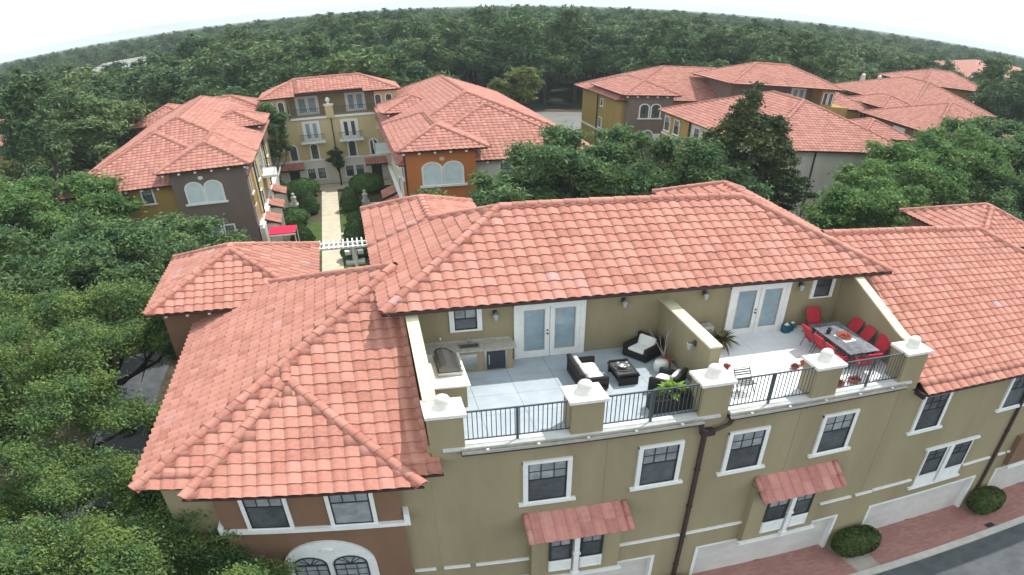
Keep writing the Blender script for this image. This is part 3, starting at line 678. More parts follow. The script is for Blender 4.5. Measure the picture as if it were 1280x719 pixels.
# ---- end house on the right
En = thing('townhouse', 'tan end townhouse with a wide unbroken tiled roof beside the red dining terrace', 'house', (21, 0, 0))
ground_wall(En, 15.072, 28.8, G_OPEN['E'], 'stucco_tan', 9.42, 12.6).build('wall', 'stucco_tan', En)
MB().box(21.62, 27.0, -.25, -.002, 2.9, 4.85).build('brown_bay', 'stucco_brown', En)
MB().box(26.9, 31.7, 10.1, 15.4, 0, 10.42).build('rear_pavilion_wall', 'stucco_brown', En)
R = Roof(En, 'roof'); ez, ey = 9.53, -.42; ex = 29.3; q = (ex-22.33); ry = ey+q; zr = ez+q*PT
R.face((15.3, ey), (ex, ey), [(15.3, ey), (ex, ey), (ex-.47, .05), (15.3, .05)], ez, (0, 1))
R.face((15.3, ey), (ex, ey), [(15.1, .05), (ex-.47, .05), (22.33, ry), (15.1, ry)], ez, (0, 1))
R.face((ex, ey), (ex, ry+q), [(ex, ey), (22.33, ry), (ex, ry+q)], ez, (-1, 0))
R.base.add([(15.1, ry, zr), (22.33, ry, zr), (ex, ry+q, ez), (15.1, ry+q, ez)], [(0, 1, 2, 3)])
R.hip((ex, ey, ez), (22.33, ry, zr), .135); R.hip((15.2, ry, zr), (22.33, ry, zr), .14); R.hip((ex, ry+q, ez), (22.33, ry, zr))
R.hiproof(26.4, 32.2, 9.6, 15.85, 10.5, faces='flr')
R.finish(300, 70)
MB().box(15.36, ex-.06, ey+.06, ry+q-.1, ez-.15, ez-.03).build('soffit', 'fascia', En)
MB().box(26.46, 32.1, 9.66, 15.8, 10.34, 10.47).build('pavilion_soffit', 'fascia', En)
gutter(En, 15.28, ex, ey+.01, ez+.01, h=.09); MB().box(15.20, 15.30, ey, .3, ez-.25, ez-.01).build('eave_return', 'fascia', En)
window(En, F0, 16.27, 7.09, 9.09, 1.2, sillw=1.44, glass=('glass_dark', 'glass_dark')); window(En, F0, 20.2, 7.15, 9.15, 1.2, sillw=1.44, glass=('glass_dark', 'glass_dark')); window(En, F0, 24.4, 7.15, 9.15, 1.2, sillw=1.44)
MB().box(16.80, 19.25, -.12, -.001, 5.60, 5.72).build('window_head', 'white_paint', En); MB().box(16.75, 19.12, -.12, -.001, 3.10, 3.22).build('window_trim', 'white_paint', En)
for a, c in ((16.92, 17.86), (18.10, 19.04)):
    window(En, F0, (a+c)/2, 3.92, 5.60, c-a, trim=.05, sill=False, cols=2, rows=2, fm='white_paint', glass=('glass_dark', 'glass_dark'))
    MB().fbox(F0, a, c, -.01, .05, 3.24, 3.88).build('spandrel_panel', 'white_paint', En)
MB().fbox(F0, 17.91, 18.05, -.01, .12, 3.22, 5.6).build('mullion_column', 'white_paint', En)
for a, b in ((15.09, 16.72), (18.99+.15, 20.51), (20.93, 21.32), (21.45, 21.6)): course(En, a, b, 3.78)
garage(En, *G_OPEN['E'][0]); garage(En, *G_OPEN['E'][1])
ds = MB(); ds.box(20.66, 20.76, -.13, -.03, 0, 9.3)
for z in (7.5, 5.5, 1.6): ds.box(20.64, 20.78, -.14, -.002, z, z+.06)
ds.build('downspout', 'gutter_brown', En)
MB().box(21.55, 27.1, -.38, -.252, 2.75, 2.9).build('sill_band', 'white_paint', En)

# ================================================================== ground, lane, courtyard
def ground_z(x, y):
    dd = math.hypot(x, y)
    if dd > 2700: return 1.5-.0045*2550-.0085*(dd-2700)
    if dd > 150: return 1.5-.0045*(dd-150)
    t = min(1, max(0, (y-8)/8)); return 1.5*t*t*(3-2*t)
def terrain():
    xs = [-9000, -3000, -1000, -400, -150, -80]+list(range(-60, 101, 5))+[130, 200, 400, 1000, 3000, 9000]; ys = [-400, -100, -60, -30, -10, 0, 4]+[8+i for i in range(11)]+list(range(20, 101, 10))+[150, 300, 700, 1500, 4000, 12000]
    V = [(x, y, ground_z(x, y)-.02) for y in ys for x in xs]; n = len(xs)
    Fq = [(j*n+i, j*n+i+1, (j+1)*n+i+1, (j+1)*n+i) for j in range(len(ys)-1) for i in range(n-1)]
    m = MB(); m.v = V; m.f = Fq; return m
terrain().build('ground', 'soil', kind='structure')
m = MB(); gx = [-9000, -3000, -1500, -700, -300, -120, 0, 120, 300, 700, 1500, 3000, 9000]; gy = [95, 150, 250, 400, 700, 1100, 1600, 2200, 3000, 12000]
m.v = [(x, y, ground_z(x, y)+.05) for y in gy for x in gx]; m.f = [(j*13+i, j*13+i+1, (j+1)*13+i+1, (j+1)*13+i) for j in range(9) for i in range(12)]; m.build('forest_ground', 'forest_floor', kind='structure')
MB().add([(-60, -40, .0), (80, -40, .0), (80, -2.12, .0), (-60, -2.12, .0)], [(0, 1, 2, 3)]).build('road', 'asphalt', kind='structure')
k = MB()
for i in range(32): k.box(-14+i*1.9, -14+(i+1)*1.9-.012, -2.12, -1.80, -.1, .118)
MB().box(-14, 47, -2.12, -1.80, -.1, .115).build('kerb', 'kerb_concrete', kind='structure')
MB().box(-14, 47, -1.798, 0.02, -.1, .10).build('pavement', 'concrete', kind='structure')
for a, b in ((2.6, 7.8), (8.95, 14.0), (15.25, 20.3), (21.3, 26.5)):
    MB().add([(a-.1, -1.797, .106), (b+.25, -1.797, .106), (b+.1, .25, .106), (a, .25, .106)], [(0, 1, 2, 3)]).build('driveway', 'brick_pavers', kind='structure')
MB().add([(20.3, -1.797, .104), (21.3, -1.797, .104), (21.3, -.9, .104), (20.3, -.9, .104)], [(0, 1, 2, 3)]).build('driveway', 'brick_pavers', kind='structure')
d = MB(); d.box(20.25, 20.65, -1.75, -1.50, .10, .114); d.build('storm_drain', 'sash_dark', label='small dark square storm drain grate set in the pavement at the kerb', cat='drain')
g = MB(); 
MB().add([(-30, 9, ground_z(0, 9)), (-6.4, 9, ground_z(0, 9)), (-6.4, 13, ground_z(0, 13)), (-30, 13, ground_z(0, 13))], [(0,1,2,3)])
# side path seen under the branches at the left
sp = MB()
ysp = [-12, 0, 6, 8, 10, 12, 14, 16, 20, 26]
for a, b in zip(ysp[:-1], ysp[1:]): sp.add([(-11.9, a, ground_z(0, a)+.09), (-9.3, a, ground_z(0, a)+.09), (-9.3, b, ground_z(0, b)+.09), (-11.9, b, ground_z(0, b)+.09)], [(0, 1, 2, 3)])
sp.build('side_path', 'asphalt', kind='structure')
gz = 1.5
pth = MB().box(-1.69, -.33, 16, 54.2, gz-.1, gz+.02).box(-2.6, -1.7, 36.6, 37.1, gz-.1, gz+.015).box(-.32, .2, 38.6, 39.1, gz-.1, gz+.015).box(-5, 4.4, 53.0, 55.2, gz-.1, gz+.012)
pth.build('courtyard_path', 'path_stone', kind='structure')
cl = MB().box(-3.6, -1.72, 34, 42.6, gz-.1, gz+.008).box(-.3, 1.2, 30, 46, gz-.1, gz+.008); cl.build('courtyard_lawn', 'grass', kind='structure')
MB().add([(19, 62, gz+.01), (29, 58, gz+.01), (38, 84, gz+.01), (14, 96, gz+.01)], [(0, 1, 2, 3)]).build('far_lawn', 'grass', kind='structure')
MB().add([(17, 76, gz+.02), (36, 74, gz+.02), (38, 90, gz+.02), (17, 94, gz+.02)], [(0, 1, 2, 3)]).build('far_road', 'old_road', kind='structure')

def leafcloud(cs, rs, n, size, rng, flat=.75, up=.5, asp=1.7):
    """n small leaf-shaped faces spread over clumps (centres cs, radii rs)"""
    cs = np.asarray(cs, float); rs = np.asarray(rs, float); w = rs**2; idx = rng.choice(len(cs), n, p=w/w.sum())
    d = rng.normal(size=(n, 3)); d /= np.linalg.norm(d, axis=1)[:, None]
    r = rs[idx]*(.30+.50*np.abs(rng.normal(size=n)))
    P = cs[idx]+d*np.minimum(r, rs[idx]*1.75)[:, None]*np.array([1, 1, flat])
    nn = d*.45+rng.normal(size=(n, 3))*.7+np.array([0, 0, up]); nn /= np.linalg.norm(nn, axis=1)[:, None]
    a = np.cross(nn, rng.normal(size=(n, 3))); a /= np.linalg.norm(a, axis=1)[:, None]; b = np.cross(nn, a)
    s = size*(.6+.8*rng.random(n))[:, None]*.5
    V = np.stack([P-a*s*asp, P+b*s*1.1-nn*s*.2, P+a*s*asp], 1).reshape(-1, 3)
    return V, np.arange(3*n).reshape(-1, 3)
def crown_clumps(rng, c, R, k, cr, hollow=.45, low=-.45, lob=5):
    """boughs spread over the crown, each a cluster of leaf clumps, with gaps between boughs"""
    out = []; rr = []; R = np.array(R, float); nb = max(8, k//9); B = []
    tries = 0
    while len(B) < nb and tries < 4000:
        tries += 1; d = rng.normal(size=3); d /= np.linalg.norm(d)
        if d[2] < low: continue
        q = .50+.34*rng.random()**.5; p = d*q*R
        if any(np.linalg.norm((p-o)/R) < 1.35/nb**.5*(.7 if tries < 2500 else .4) for o, _ in B): continue
        B.append((p, d))
    per = max(3, k//len(B))
    for p, d in B:
        br = R*(.20+.13*rng.random())*(1.25 if nb < 14 else 1)
        for _ in range(per):
            e = rng.normal(size=3); e /= np.linalg.norm(e); e = e*.75+d*.55+np.array([0, 0, .15])
            out.append(np.array(c)+p+e*br*(.4+.75*rng.random())); rr.append(cr*(.6+.75*rng.random()))
    for _ in range(max(4, k//12)): e = rng.normal(size=3); e /= np.linalg.norm(e); out.append(np.array(c)+e*R*.38); rr.append(cr*1.2)
    return out, rr
def limb_mesh(rng, base, top, r0, tips, lean=(0, 0)):
    m = MB(); base = Vector(base); top = Vector(top); pts = [base]; n = 4
    for i in range(1, n+1): t = i/n; pts.append(base.lerp(top, t)+Vector((rng.normal()*.12, rng.normal()*.12, 0))*(1 if i < n else .3)*(r0/.25))
    rs = [r0*(1.25 if i == 0 else 1-.55*i/n) for i in range(n+1)]; m.path(pts, rs, 7)
    for t in tips:
        t = Vector(t); s0 = pts[-1].lerp(pts[2], rng.random()*.8); mid = s0.lerp(t, .5)+Vector((rng.normal()*.3, rng.normal()*.3, -.25-.3*rng.random()))*(r0/.3)
        a = r0*.42; m.path([s0, mid, t], [a, a*.6, a*.22], 5)
        for _ in range(2):
            e = mid.lerp(t, .4)+Vector(rng.normal(size=3))*r0*3.0; m.path([mid.lerp(t, .3), e], [a*.35, a*.1], 4)
    return m
def tree(name, label, x, y, zb, h, R, leaf, n, size, seed, cb=.35, k=90, cr=.9, trunk_r=.25, lean=(0, 0), group=None, flat=.7, low=-.45, mat_t='bark', lob=5, asp=1.7, cat='tree', hollow=.35, cone=0):
    rng = np.random.default_rng(seed); t = thing(name, label, cat, (x, y, zb), group)
    cz = h*(cb+1)/2; Rz = h*(1-cb)/2
    c = (x+lean[0], y+lean[1], zb+cz)
    cs, rs = crown_clumps(rng, c, (R[0], R[1], Rz), k, cr, low=low, lob=lob, hollow=hollow)
    if cone:
        cs = [np.array([c[0]+(q[0]-c[0])*(1-cone*max(-.3, (q[2]-c[2])/Rz)), c[1]+(q[1]-c[1])*(1-cone*max(-.3, (q[2]-c[2])/Rz)), q[2]]) for q in cs]
    tips = [cs[i] for i in rng.choice(k, min(k, 16), replace=False)]
    limb_mesh(rng, (x, y, zb), (c[0], c[1], zb+h*(cb*.55+.28)), trunk_r, tips).build('trunk', mat_t, t, smooth=True)
    V, Fq = leafcloud(cs, rs, n, size, rng, flat=flat, asp=asp)
    obj('crown', npmesh('crown', V, Fq, leaf), t); return t

# near oaks at the left, from the house corner backwards
tree('oak_tree', 'big leafy oak in the lower left corner, its crown touching the tiled eave', -7.7, -.5, 0, 8.8, (4.5, 4.2), 'leaf_oak', 180000, 0.082, 1, cb=.30, k=315, cr=0.52, trunk_r=.3, asp=1.35)
tree('oak_tree', 'small lighter oak sprig reaching over the front corner of the low roof', -4.5, -2.2, 0, 8.0, (2.9, 2.2), 'leaf_oak', 75000, 0.075, 2, cb=.34, k=142, cr=0.40, trunk_r=.2, asp=1.35)
tree('oak_tree', 'yellow-green oak at the left edge, halfway up the photo', -12.2, 6.4, 0, 11.6, (5.3, 4.9), 'leaf_oak', 150000, 0.1, 3, cb=.34, k=300, cr=0.61, trunk_r=.35, asp=1.4)
tree('oak_tree', 'oak with dark bare forked branches showing beside the low roof', -10.3, 12.4, .8, 9.6, (4.5, 4.3), 'leaf_oak', 130000, 0.11, 4, cb=.42, k=225, cr=0.54, trunk_r=.3, low=-.2, asp=1.4)
tree('oak_tree', 'dense oak left of the small tiled pavilion roof', -11.0, 20.6, 1.5, 9.2, (5.0, 4.6), 'leaf_oak_blue', 78000, 0.171, 5, cb=.3, k=255, cr=0.65, trunk_r=.3)
tree('oak_tree', 'broad oak at the left edge behind the yellow-green one', -20.5, 18.5, 1.5, 10.2, (6.6, 6.0), 'leaf_oak_blue', 78000, 0.209, 6, cb=.28, k=255, cr=0.83, trunk_r=.4)
tree('oak_tree', 'feathery oak with drooping sprays before the far left tiled roof', -19.6, 33.4, 1.5, 9.9, (6.8, 5.0), 'leaf_bright', 78000, 0.228, 7, cb=.22, k=255, cr=0.86, trunk_r=.4)
tree('oak_tree', 'low pale oak below the grey gabled wall with the arched windows', -10.4, 28.2, 1.5, 6.5, (5.2, 3.2), 'leaf_oak_blue', 54000, 0.190, 8, cb=.2, k=195, cr=0.61, trunk_r=.25)
tree('oak_tree', 'green oak at the far left edge above the feathery one', -26.5, 47.5, 1.5, 6.2, (4.0, 3.6), 'leaf_oak_blue', 45000, 0.266, 9, cb=.25, k=165, cr=0.79)
tree('yellow_tree', 'yellow-green flowering tree standing in front of the dark wood at the left', -28.0, 58.5, 1.5, 9.6, (3.0, 2.8), 'leaf_yellow', 24000, 0.323, 10, cb=.3, k=120, cr=0.72)
tree('oak_tree', 'large dark round oak behind the left tiled roofs', -24.0, 62, 1.5, 12.6, (8.6, 7.4), 'leaf_forest_light', 51000, 0.361, 11, cb=.2, k=225, cr=1.08)
# behind the main roof
tree('oak_tree', 'dark green oak between the main roof and the orange gabled house', 8.6, 24.0, 1.5, 9.3, (4.6, 3.4), 'leaf_mid', 51000, 0.199, 12, cb=.25, k=180, cr=0.61)
tree('oak_tree', 'dark green oak right of the orange gabled house, crown above its eave', 13.2, 26.6, 1.5, 11.3, (4.3, 3.3), 'leaf_mid', 54000, 0.199, 13, cb=.25, k=180, cr=0.65)
tree('oak_tree', 'dark green oak in the middle of the row behind the main ridge', 17.9, 27.4, 1.5, 11.0, (4.9, 3.6), 'leaf_mid', 54000, 0.199, 14, cb=.25, k=180, cr=0.65)
tree('oak_tree', 'low dark green oak just left of the dark magnolia', 21.6, 25.2, 1.5, 8.0, (3.2, 3.0), 'leaf_mid', 36000, 0.199, 15, cb=.25, k=135, cr=0.58)
tree('magnolia_tree', 'dark bronze-green magnolia with a ragged pointed crown above the main ridge', 23.9, 28.0, 1.5, 14.2, (3.7, 3.4), 'leaf_magnolia', 100000, 0.2, 16, cb=.10, k=720, cr=0.42, trunk_r=.25, flat=.6, low=-.95, asp=1.3, lob=9, cone=.62)
tree('oak_tree', 'bright green oak right of the magnolia, over the end roof', 28.0, 19.6, 1.5, 9.0, (4.2, 3.4), 'leaf_bright', 54000, 0.180, 17, cb=.25, k=180, cr=0.61)
tree('oak_tree', 'bright green oak in the middle of the right hand trees', 33.4, 24.4, 1.5, 10.3, (4.8, 3.8), 'leaf_bright', 57000, 0.199, 18, cb=.25, k=195, cr=0.65)
tree('oak_tree', 'tall mid-green oak behind the small back pavilion roof on the right', 40.8, 28.9, 1.5, 12.0, (5.8, 4.8), 'leaf_bright', 54000, 0.237, 19, cb=.22, k=195, cr=0.79)
tree('oak_tree', 'hazy green oak at the right edge below the far roofs', 52.0, 34.0, 1.5, 12.6, (6.8, 5.6), 'leaf_mid', 45000, 0.304, 20, cb=.22, k=180, cr=0.94)
tree('oak_tree', 'dark oak at the right edge over the end pavilion roof', 44.0, 22.5, 1.5, 9.2, (5.0, 4.4), 'leaf_mid', 45000, 0.237, 21, cb=.22, k=165, cr=0.79)
tree('flowering_tree', 'pale flowering tree behind the orange house roof, tipped with cream blossom', 19.2, 70.0, 1.5, 11.4, (2.8, 2.8), 'leaf_yellow', 13500, 0.323, 22, cb=.3, k=90, cr=0.58)
tree('climbing_tree', 'small dark tree climbing the yellow wall left of the courtyard', -5.1, 53.4, 1.5, 11.2, (1.7, 1.0), 'leaf_mid', 14000, 0.190, 23, cb=.15, k=90, cr=0.32, trunk_r=.12)
tree('slim_tree', 'slim reddish-branched tree at the end of the courtyard path', .05, 54.4, 1.5, 4.6, (.95, .5), 'leaf_magnolia', 2600, 0.152, 24, cb=.35, k=60, cr=0.25, trunk_r=.08)

# ---- courtyard planting and furniture
def topiary(label, x, y, h, r, seed, cone=True, group=None):
    rng = np.random.default_rng(seed); t = thing('topiary_bush' if cone else 'round_bush', label, 'bush', (x, y, 1.5), group)
    MB().tube((x, y, 1.45), (x, y, 1.5+h*.3), .09, .06, 6).build('trunk', 'bark', t)
    n = 3800; u = rng.random(n); a = rng.random(n)*2*math.pi
    if cone: z = u; rr = r*np.minimum(1, .45+2.6*z)*np.clip(1.02-z, 0, 1)**.52*(.93+.1*rng.random(n))*1.08
    else: z = u; rr = r*np.sqrt(np.clip(1-(2*z-1)**2, 0, 1))*(.93+.1*rng.random(n))
    P = np.stack([x+rr*np.cos(a), y+rr*np.sin(a), 1.55+h*z], 1)
    nn = np.stack([np.cos(a), np.sin(a), .9*(z-.3)], 1)+rng.normal(size=(n, 3))*.4; nn /= np.linalg.norm(nn, axis=1)[:, None]
    b = np.cross(nn, rng.normal(size=(n, 3))); b /= np.linalg.norm(b, axis=1)[:, None]; c = np.cross(nn, b); s = .11
    V = np.stack([P-b*s, P+c*s, P+b*s, P-c*s], 1).reshape(-1, 3)
    obj('foliage', npmesh('foliage', V, np.arange(4*n).reshape(-1, 4), 'leaf_topiary' if cone else 'leaf_round'), t)
    m = MB()
    for kk in range(1): m.lathe([((r*min(1, .45+2.6*q/8)*max(0, 1.0-q/8)**.52*1.08 if cone else r*math.sqrt(max(0, 1-(q/4-1)**2)))*.93+.01, 1.55+h*q/8) for q in range(9)], (x, y, 0), 14)
    m.build('inner_foliage', 'leaf_topiary' if cone else 'leaf_round', t)
topiary('clipped cone bush left of the path beside the red canopy', -2.95, 37.2, 1.9, .88, 1)
topiary('clipped cone bush right of the path nearest the pergola', .72, 37.2, 1.9, .88, 2)
topiary('tall clipped cone bush left of the path at its far part', -2.6, 45.4, 2.5, .86, 3)
topiary('tall clipped cone bush right of the path at its far part', .62, 45.2, 2.5, .86, 4)
topiary('small clipped cone bush against the far house, left end', -5.2, 52.6, 1.8, .75, 5)
topiary('big round bush left of the far end of the path', -3.2, 51.4, 2.0, 1.45, 6, False)
topiary('big round bush right of the far end of the path', 2.2, 51.0, 2.1, 1.45, 7, False)
topiary('round bush behind the red canopy', -3.9, 42.6, 1.6, 1.35, 8, False)
topiary('small round bush between the two right cone bushes', .9, 41.2, 1.2, .68, 9, False)
topiary('small dark round bush near the pergola column', .3, 32.8, 1.3, .7, 10, False)
topiary('low round bush at the right foot of the pergola', 1.6, 33.3, 1.4, .7, 11, False)
# pergola across the path
pg = thing('pergola', 'white slatted pergola spanning the courtyard path between the two near roofs', 'pergola', (-.2, 28.2, 1.5))
MB().box(-2.3, 2.2, 27.75, 27.87, 4.75, 4.93).build('beam', 'white_paint', pg); MB().box(-2.3, 2.2, 28.6, 28.72, 4.75, 4.93).build('beam', 'white_paint', pg)
for i in range(17): MB().box(-2.25+i*.27, -2.17+i*.27, 27.4, 29.1, 4.935, 5.03).build('slat', 'white_paint', pg)
for x in (-2.15, .55, 2.1):
    MB().lathe([(.16, 1.5), (.16, 1.7), (.11, 1.75), (.10, 4.5), (.16, 4.62), (.16, 4.75)], (x, 28.2, 0), 10).build('column', 'white_cap', pg)
# white stone group near the pergola
fn = thing('fountain', 'white stone tiered stand at the right foot of the pergola', 'fountain', (.45, 32.1, 1.5))
MB().box(-.15, 1.05, 31.7, 32.5, 1.5, 1.72).build('base', 'statue_stone', fn); MB().box(.3, .6, 31.95, 32.25, 1.72, 3.1).build('shaft', 'statue_stone', fn)
for x in (-.12, .68): MB().box(x, x+.36, 31.9, 32.3, 2.35, 2.65).build('box_planter', 'statue_stone', fn)
def statue(label, x, y, z=1.5, h=1.5):
    t = thing('statue', label, 'statue', (x, y, z)); MB().box(x-.3, x+.3, y-.3, y+.3, z, z+.45).build('pedestal', 'statue_stone', t)
    MB().lathe([(.24, .45), (.26, .6), (.17, .85), (.22, 1.10), (.24, 1.25), (.10, 1.38), (.075, 1.44), (.13, 1.54), (.12, 1.66), (.02, 1.74)], (x, y, z), 12).build('figure', 'statue_stone', t, smooth=True)
statue('white stone figure on a pedestal left of the courtyard path', -3.85, 47.6); statue('white stone figure on a pedestal right of the courtyard path', 1.85, 46.6, 1.5)
bl = thing('balustrade', 'white stone balustrade beside the right hand statue', 'balustrade', (3, 45.2, 1.5))
MB().box(2.15, 4.3, 44.3, 44.5, 2.3, 2.42).build('rail', 'white_cap', bl); MB().box(2.15, 4.3, 44.3, 44.5, 1.5, 1.62).build('plinth', 'white_cap', bl)
for i in range(9): MB().lathe([(.05, 1.62), (.08, 1.8), (.04, 2.05), (.06, 2.3)], (2.25+i*.24, 44.4, 0), 6).build('baluster', 'white_cap', bl)
cn = thing('canopy', 'bright red fabric canopy on thin posts beside the left cone bush', 'canopy', (-3.9, 34.8, 1.5))
c_ = MB(); c_.add([(-4.85, 33.9, 4.05), (-3.1, 33.85, 4.05), (-3.0, 35.2, 4.22), (-4.8, 35.3, 4.22)], [(0,1,2,3)]); c_.add([(-4.85, 33.9, 4.05), (-3.1, 33.85, 4.05), (-3.1, 33.84, 3.95), (-4.85, 33.89, 3.95)], [(0,1,2,3)]); c_.build('fabric', 'canopy_red', cn)
MB().box(-4.86, -3.08, 33.8, 33.835, 3.84, 3.96).build('valance', 'white_paint', cn)
for x, y in ((-4.8, 33.95), (-3.15, 33.9), (-4.75, 35.2), (-3.05, 35.1)): MB().tube((x, y, 1.5), (x, y, 4.1), .03).build('post', 'white_paint', cn)
tb = thing('patio_table', 'small dark patio table standing under the red canopy', 'table', (-3.9, 33.0, 1.5)); MB().lathe([(.55, 2.2), (.55, 2.25)], (-3.9, 33.2, 0), 14).build('tabletop', 'sash_dark', tb); MB().tube((-3.9, 33.2, 1.5), (-3.9, 33.2, 2.2), .05).build('leg', 'sash_dark', tb)

# ================================================================== far buildings
def eaves(par, x0, x1, y0, y1, z, tails='f', m='fascia'):
    MB().box(x0+.08, x1-.08, y0+.08, y1-.08, z-.16, z-.04).build('soffit', m, par)
    if 'f' in tails:
        t = MB(); n = int((x1-x0)/1.1)
        for i in range(n+1): x = x0+.45+(x1-x0-.9)*i/max(1, n); t.box(x-.07, x+.07, y0+.12, y0+.4, z-.34, z-.17)
        t.build('corbels', 'white_paint', par, kind='stuff')
def small_awning(par, F, u0, u1, zt, zb, dn):
    """tiled door awning on any wall frame F"""
    a = MB(); vs = [F(u0, 0, zt), F(u1, 0, zt), F(u1, dn, zb), F(u0, dn, zb), F(u0, 0, zt-.25), F(u1, 0, zt-.25), F(u1, dn, zb-.12), F(u0, dn, zb-.12)]; a.add(vs, [(0,1,2,3),(7,6,5,4),(2,3,7,6),(0,3,7,4),(1,2,6,5)]); ao = a.build('awning', 'fascia', par)
    t = MB(); n = max(3, round((u1-u0)/.32)); w = (u1-u0)/n
    for i in range(n):
        for j in range(3):
            t0, t1 = j/3, (j+1)/3+.03; ua = u0+i*w
            P = []
            for tt, lift in ((t1, .05), (t0, .02)):
                for q, h in ((0, 0), (.25, .05), (.5, .065), (.75, .045), (1, 0)): P.append(F(ua+q*w, dn*min(1.03, tt), zt+(zb-zt)*min(1.03, tt)+h+lift))
            t.add(P, [(k, k+1, 6+k, 5+k) for k in range(4)])
    t.build('awning_tiles', 'terracotta_far', ao, kind='stuff'); return ao
# west courtyard house: grey gabled bay, mustard flank
Wb = thing('apartment_house', 'courtyard house with grey arched-window bay over the oaks, mustard flank and three porch awnings', 'house', (-10, 42, 1.5))
MB().box(-17.6, -5.45, 35.7, 52, 1.4, 9.0).build('wall', 'stucco_mustard', Wb)
MB().box(-10.30, -5.5, 34.8, 40, 1.4, 10.3).build('grey_bay', 'stucco_grey', Wb); MB().box(-10.0, -5.42, 38, 60, 1.4, 10.25).build('courtyard_wall', 'stucco_yellow', Wb)
MB().box(-9.8, -5.45, 52, 62, 1.4, 10.2).build('link_wall', 'stucco_grey', Wb)
R = Roof(Wb, 'roof', m='terracotta_far', pts=4, near=False)
R.hiproof(-18.4, -5.4, 35.0, 52, 9.1, faces='flr'); R.hiproof(-11.05, -4.9, 34.15, 46, 10.4, faces='flr'); R.hiproof(-16.3, -4.9, 38.3, 63, 10.42, faces='flr')
R.hiproof(-9.6, -4.7, 46.4, 52.0, 11.3, faces='flr'); R.hiproof(-19.0, -12, 61.5, 70, 10.0, faces='flr'); R.hiproof(-16, -4.2, 55.8, 64, 10.6, faces='fr'); R.finish()
eaves(Wb, -18.4, -5.4, 35, 52, 9.1); eaves(Wb, -11.05, -4.9, 34.15, 46, 10.4); MB().box(-5.2, -4.98, 38.3, 60, 10.2, 10.38).build('gutter', 'gutter_brown', Wb); eaves(Wb, -9.6, -4.7, 46.4, 52.0, 11.3)
MB().box(-9.2, -5.1, 47.0, 51.6, 9, 11.2).build('tower_wall', 'stucco_grey', Wb); MB().box(-18.4, -12.4, 62, 69.5, 1.4, 9.9).build('tower_wall', 'stucco_grey', Wb)
FW_ = front(34.8)
for c in (-8.95, -7.70):
    o_ = [(c-.62, 7.25)]+arc(c, 8.6, 1.24, .62, 10)+[(c+.62, 7.25)]; i_ = [(c-.5, 7.25)]+arc(c, 8.6, 1.0, .5, 10)+[(c+.5, 7.25)]
    wo = MB().fring(FW_, o_, i_, -.02, .09).build('window', 'white_paint', Wb); MB().fpoly(FW_, i_, -.01, .03).build('shutter', 'shutter_white', wo)
MB().fbox(FW_, -9.75, -6.95, -.02, .16, 7.10, 7.25).build('sill', 'white_paint', Wb); MB().lathe([(.17, 0), (.12, .08), (.01, .1)], (0,0,0), 8)
b = MB(); b.fpoly(FW_, [(-8.35+.17*math.cos(t*math.pi/5), 9.5+.17*math.sin(t*math.pi/5)) for t in range(10)], -.01, .08); b.build('medallion', 'white_cap', Wb)
arch_window(Wb, FW_, -8.55, 3.2, 5.75, 1.5, glass='glass_blue'); window(Wb, FW_, -9.75, 3.3, 5.05, .8, near=False, cols=2); window(Wb, FW_, -7.35, 3.3, 5.05, .8, near=False, cols=2)
window(Wb, front(35.7), -12.3, 7.4, 8.9, .9, near=False, cols=2)
FE = east(-5.42)
for y, z0_, z1_ in ((36.1, 7.3, 9.6), (36.1, 4.0, 6.2)): window(Wb, east(-5.5), y, z0_, z1_, 1.1, near=False, cols=2, glass=('glass_blue', 'glass_blue'))
for y, z0_, z1_ in ((40.4, 7.2, 9.3), (49.5, 7.2, 9.3), (40.4, 4.6, 6.2), (49, 4.6, 6.2)): window(Wb, FE, y, z0_, z1_, 1.1, near=False, cols=2, glass=('glass_blue', 'glass_blue'))
french_door(Wb, FE, 43.2, 45.6, 6.9, 9.4, near=False)
bo = MB().box(-5.4, -4.2, 42.9, 45.9, 6.55, 6.8).build('balcony', 'white_paint', Wb)
r = MB(); r.box(-4.24, -4.2, 42.9, 45.9, 7.75, 7.8)
for i in range(20): r.box(-4.235, -4.215, 42.9+i*.157, 42.93+i*.157, 6.8, 7.75)
for yy in (42.9, 45.88):
    r.box(-5.4, -4.2, yy, yy+.03, 7.75, 7.8)
    for i in range(7): r.box(-5.3+i*.17, -5.28+i*.17, yy, yy+.02, 6.8, 7.75)
r.build('balcony_railing', 'iron', bo, kind='stuff')
MB().box(-5.41, -5.18, 34.9, 58, 4.35, 4.6).build('belt_course', 'white_paint', Wb); [MB().box(-5.30, -5.20, q, q+.1, 1.5, 10.2).build('downspout', 'gutter_brown', Wb) for q in (38.0, 46.9)]
for y in (36.6, 40.8, 45.2): small_awning(Wb, FE, y, y+2.2, 4.6, 4.0, 1.25); [MB().box(-5.4, -4.3, y+q, y+q+.1, 1.5, 4.0).build('porch_wall', 'stucco_cream', Wb) for q in (.1, 2.0)]
st = MB(); st.box(-5.42, -5.1, 34.8, 58, 1.4, 4.35); st.build('stone_base', 'stucco_cream', Wb)
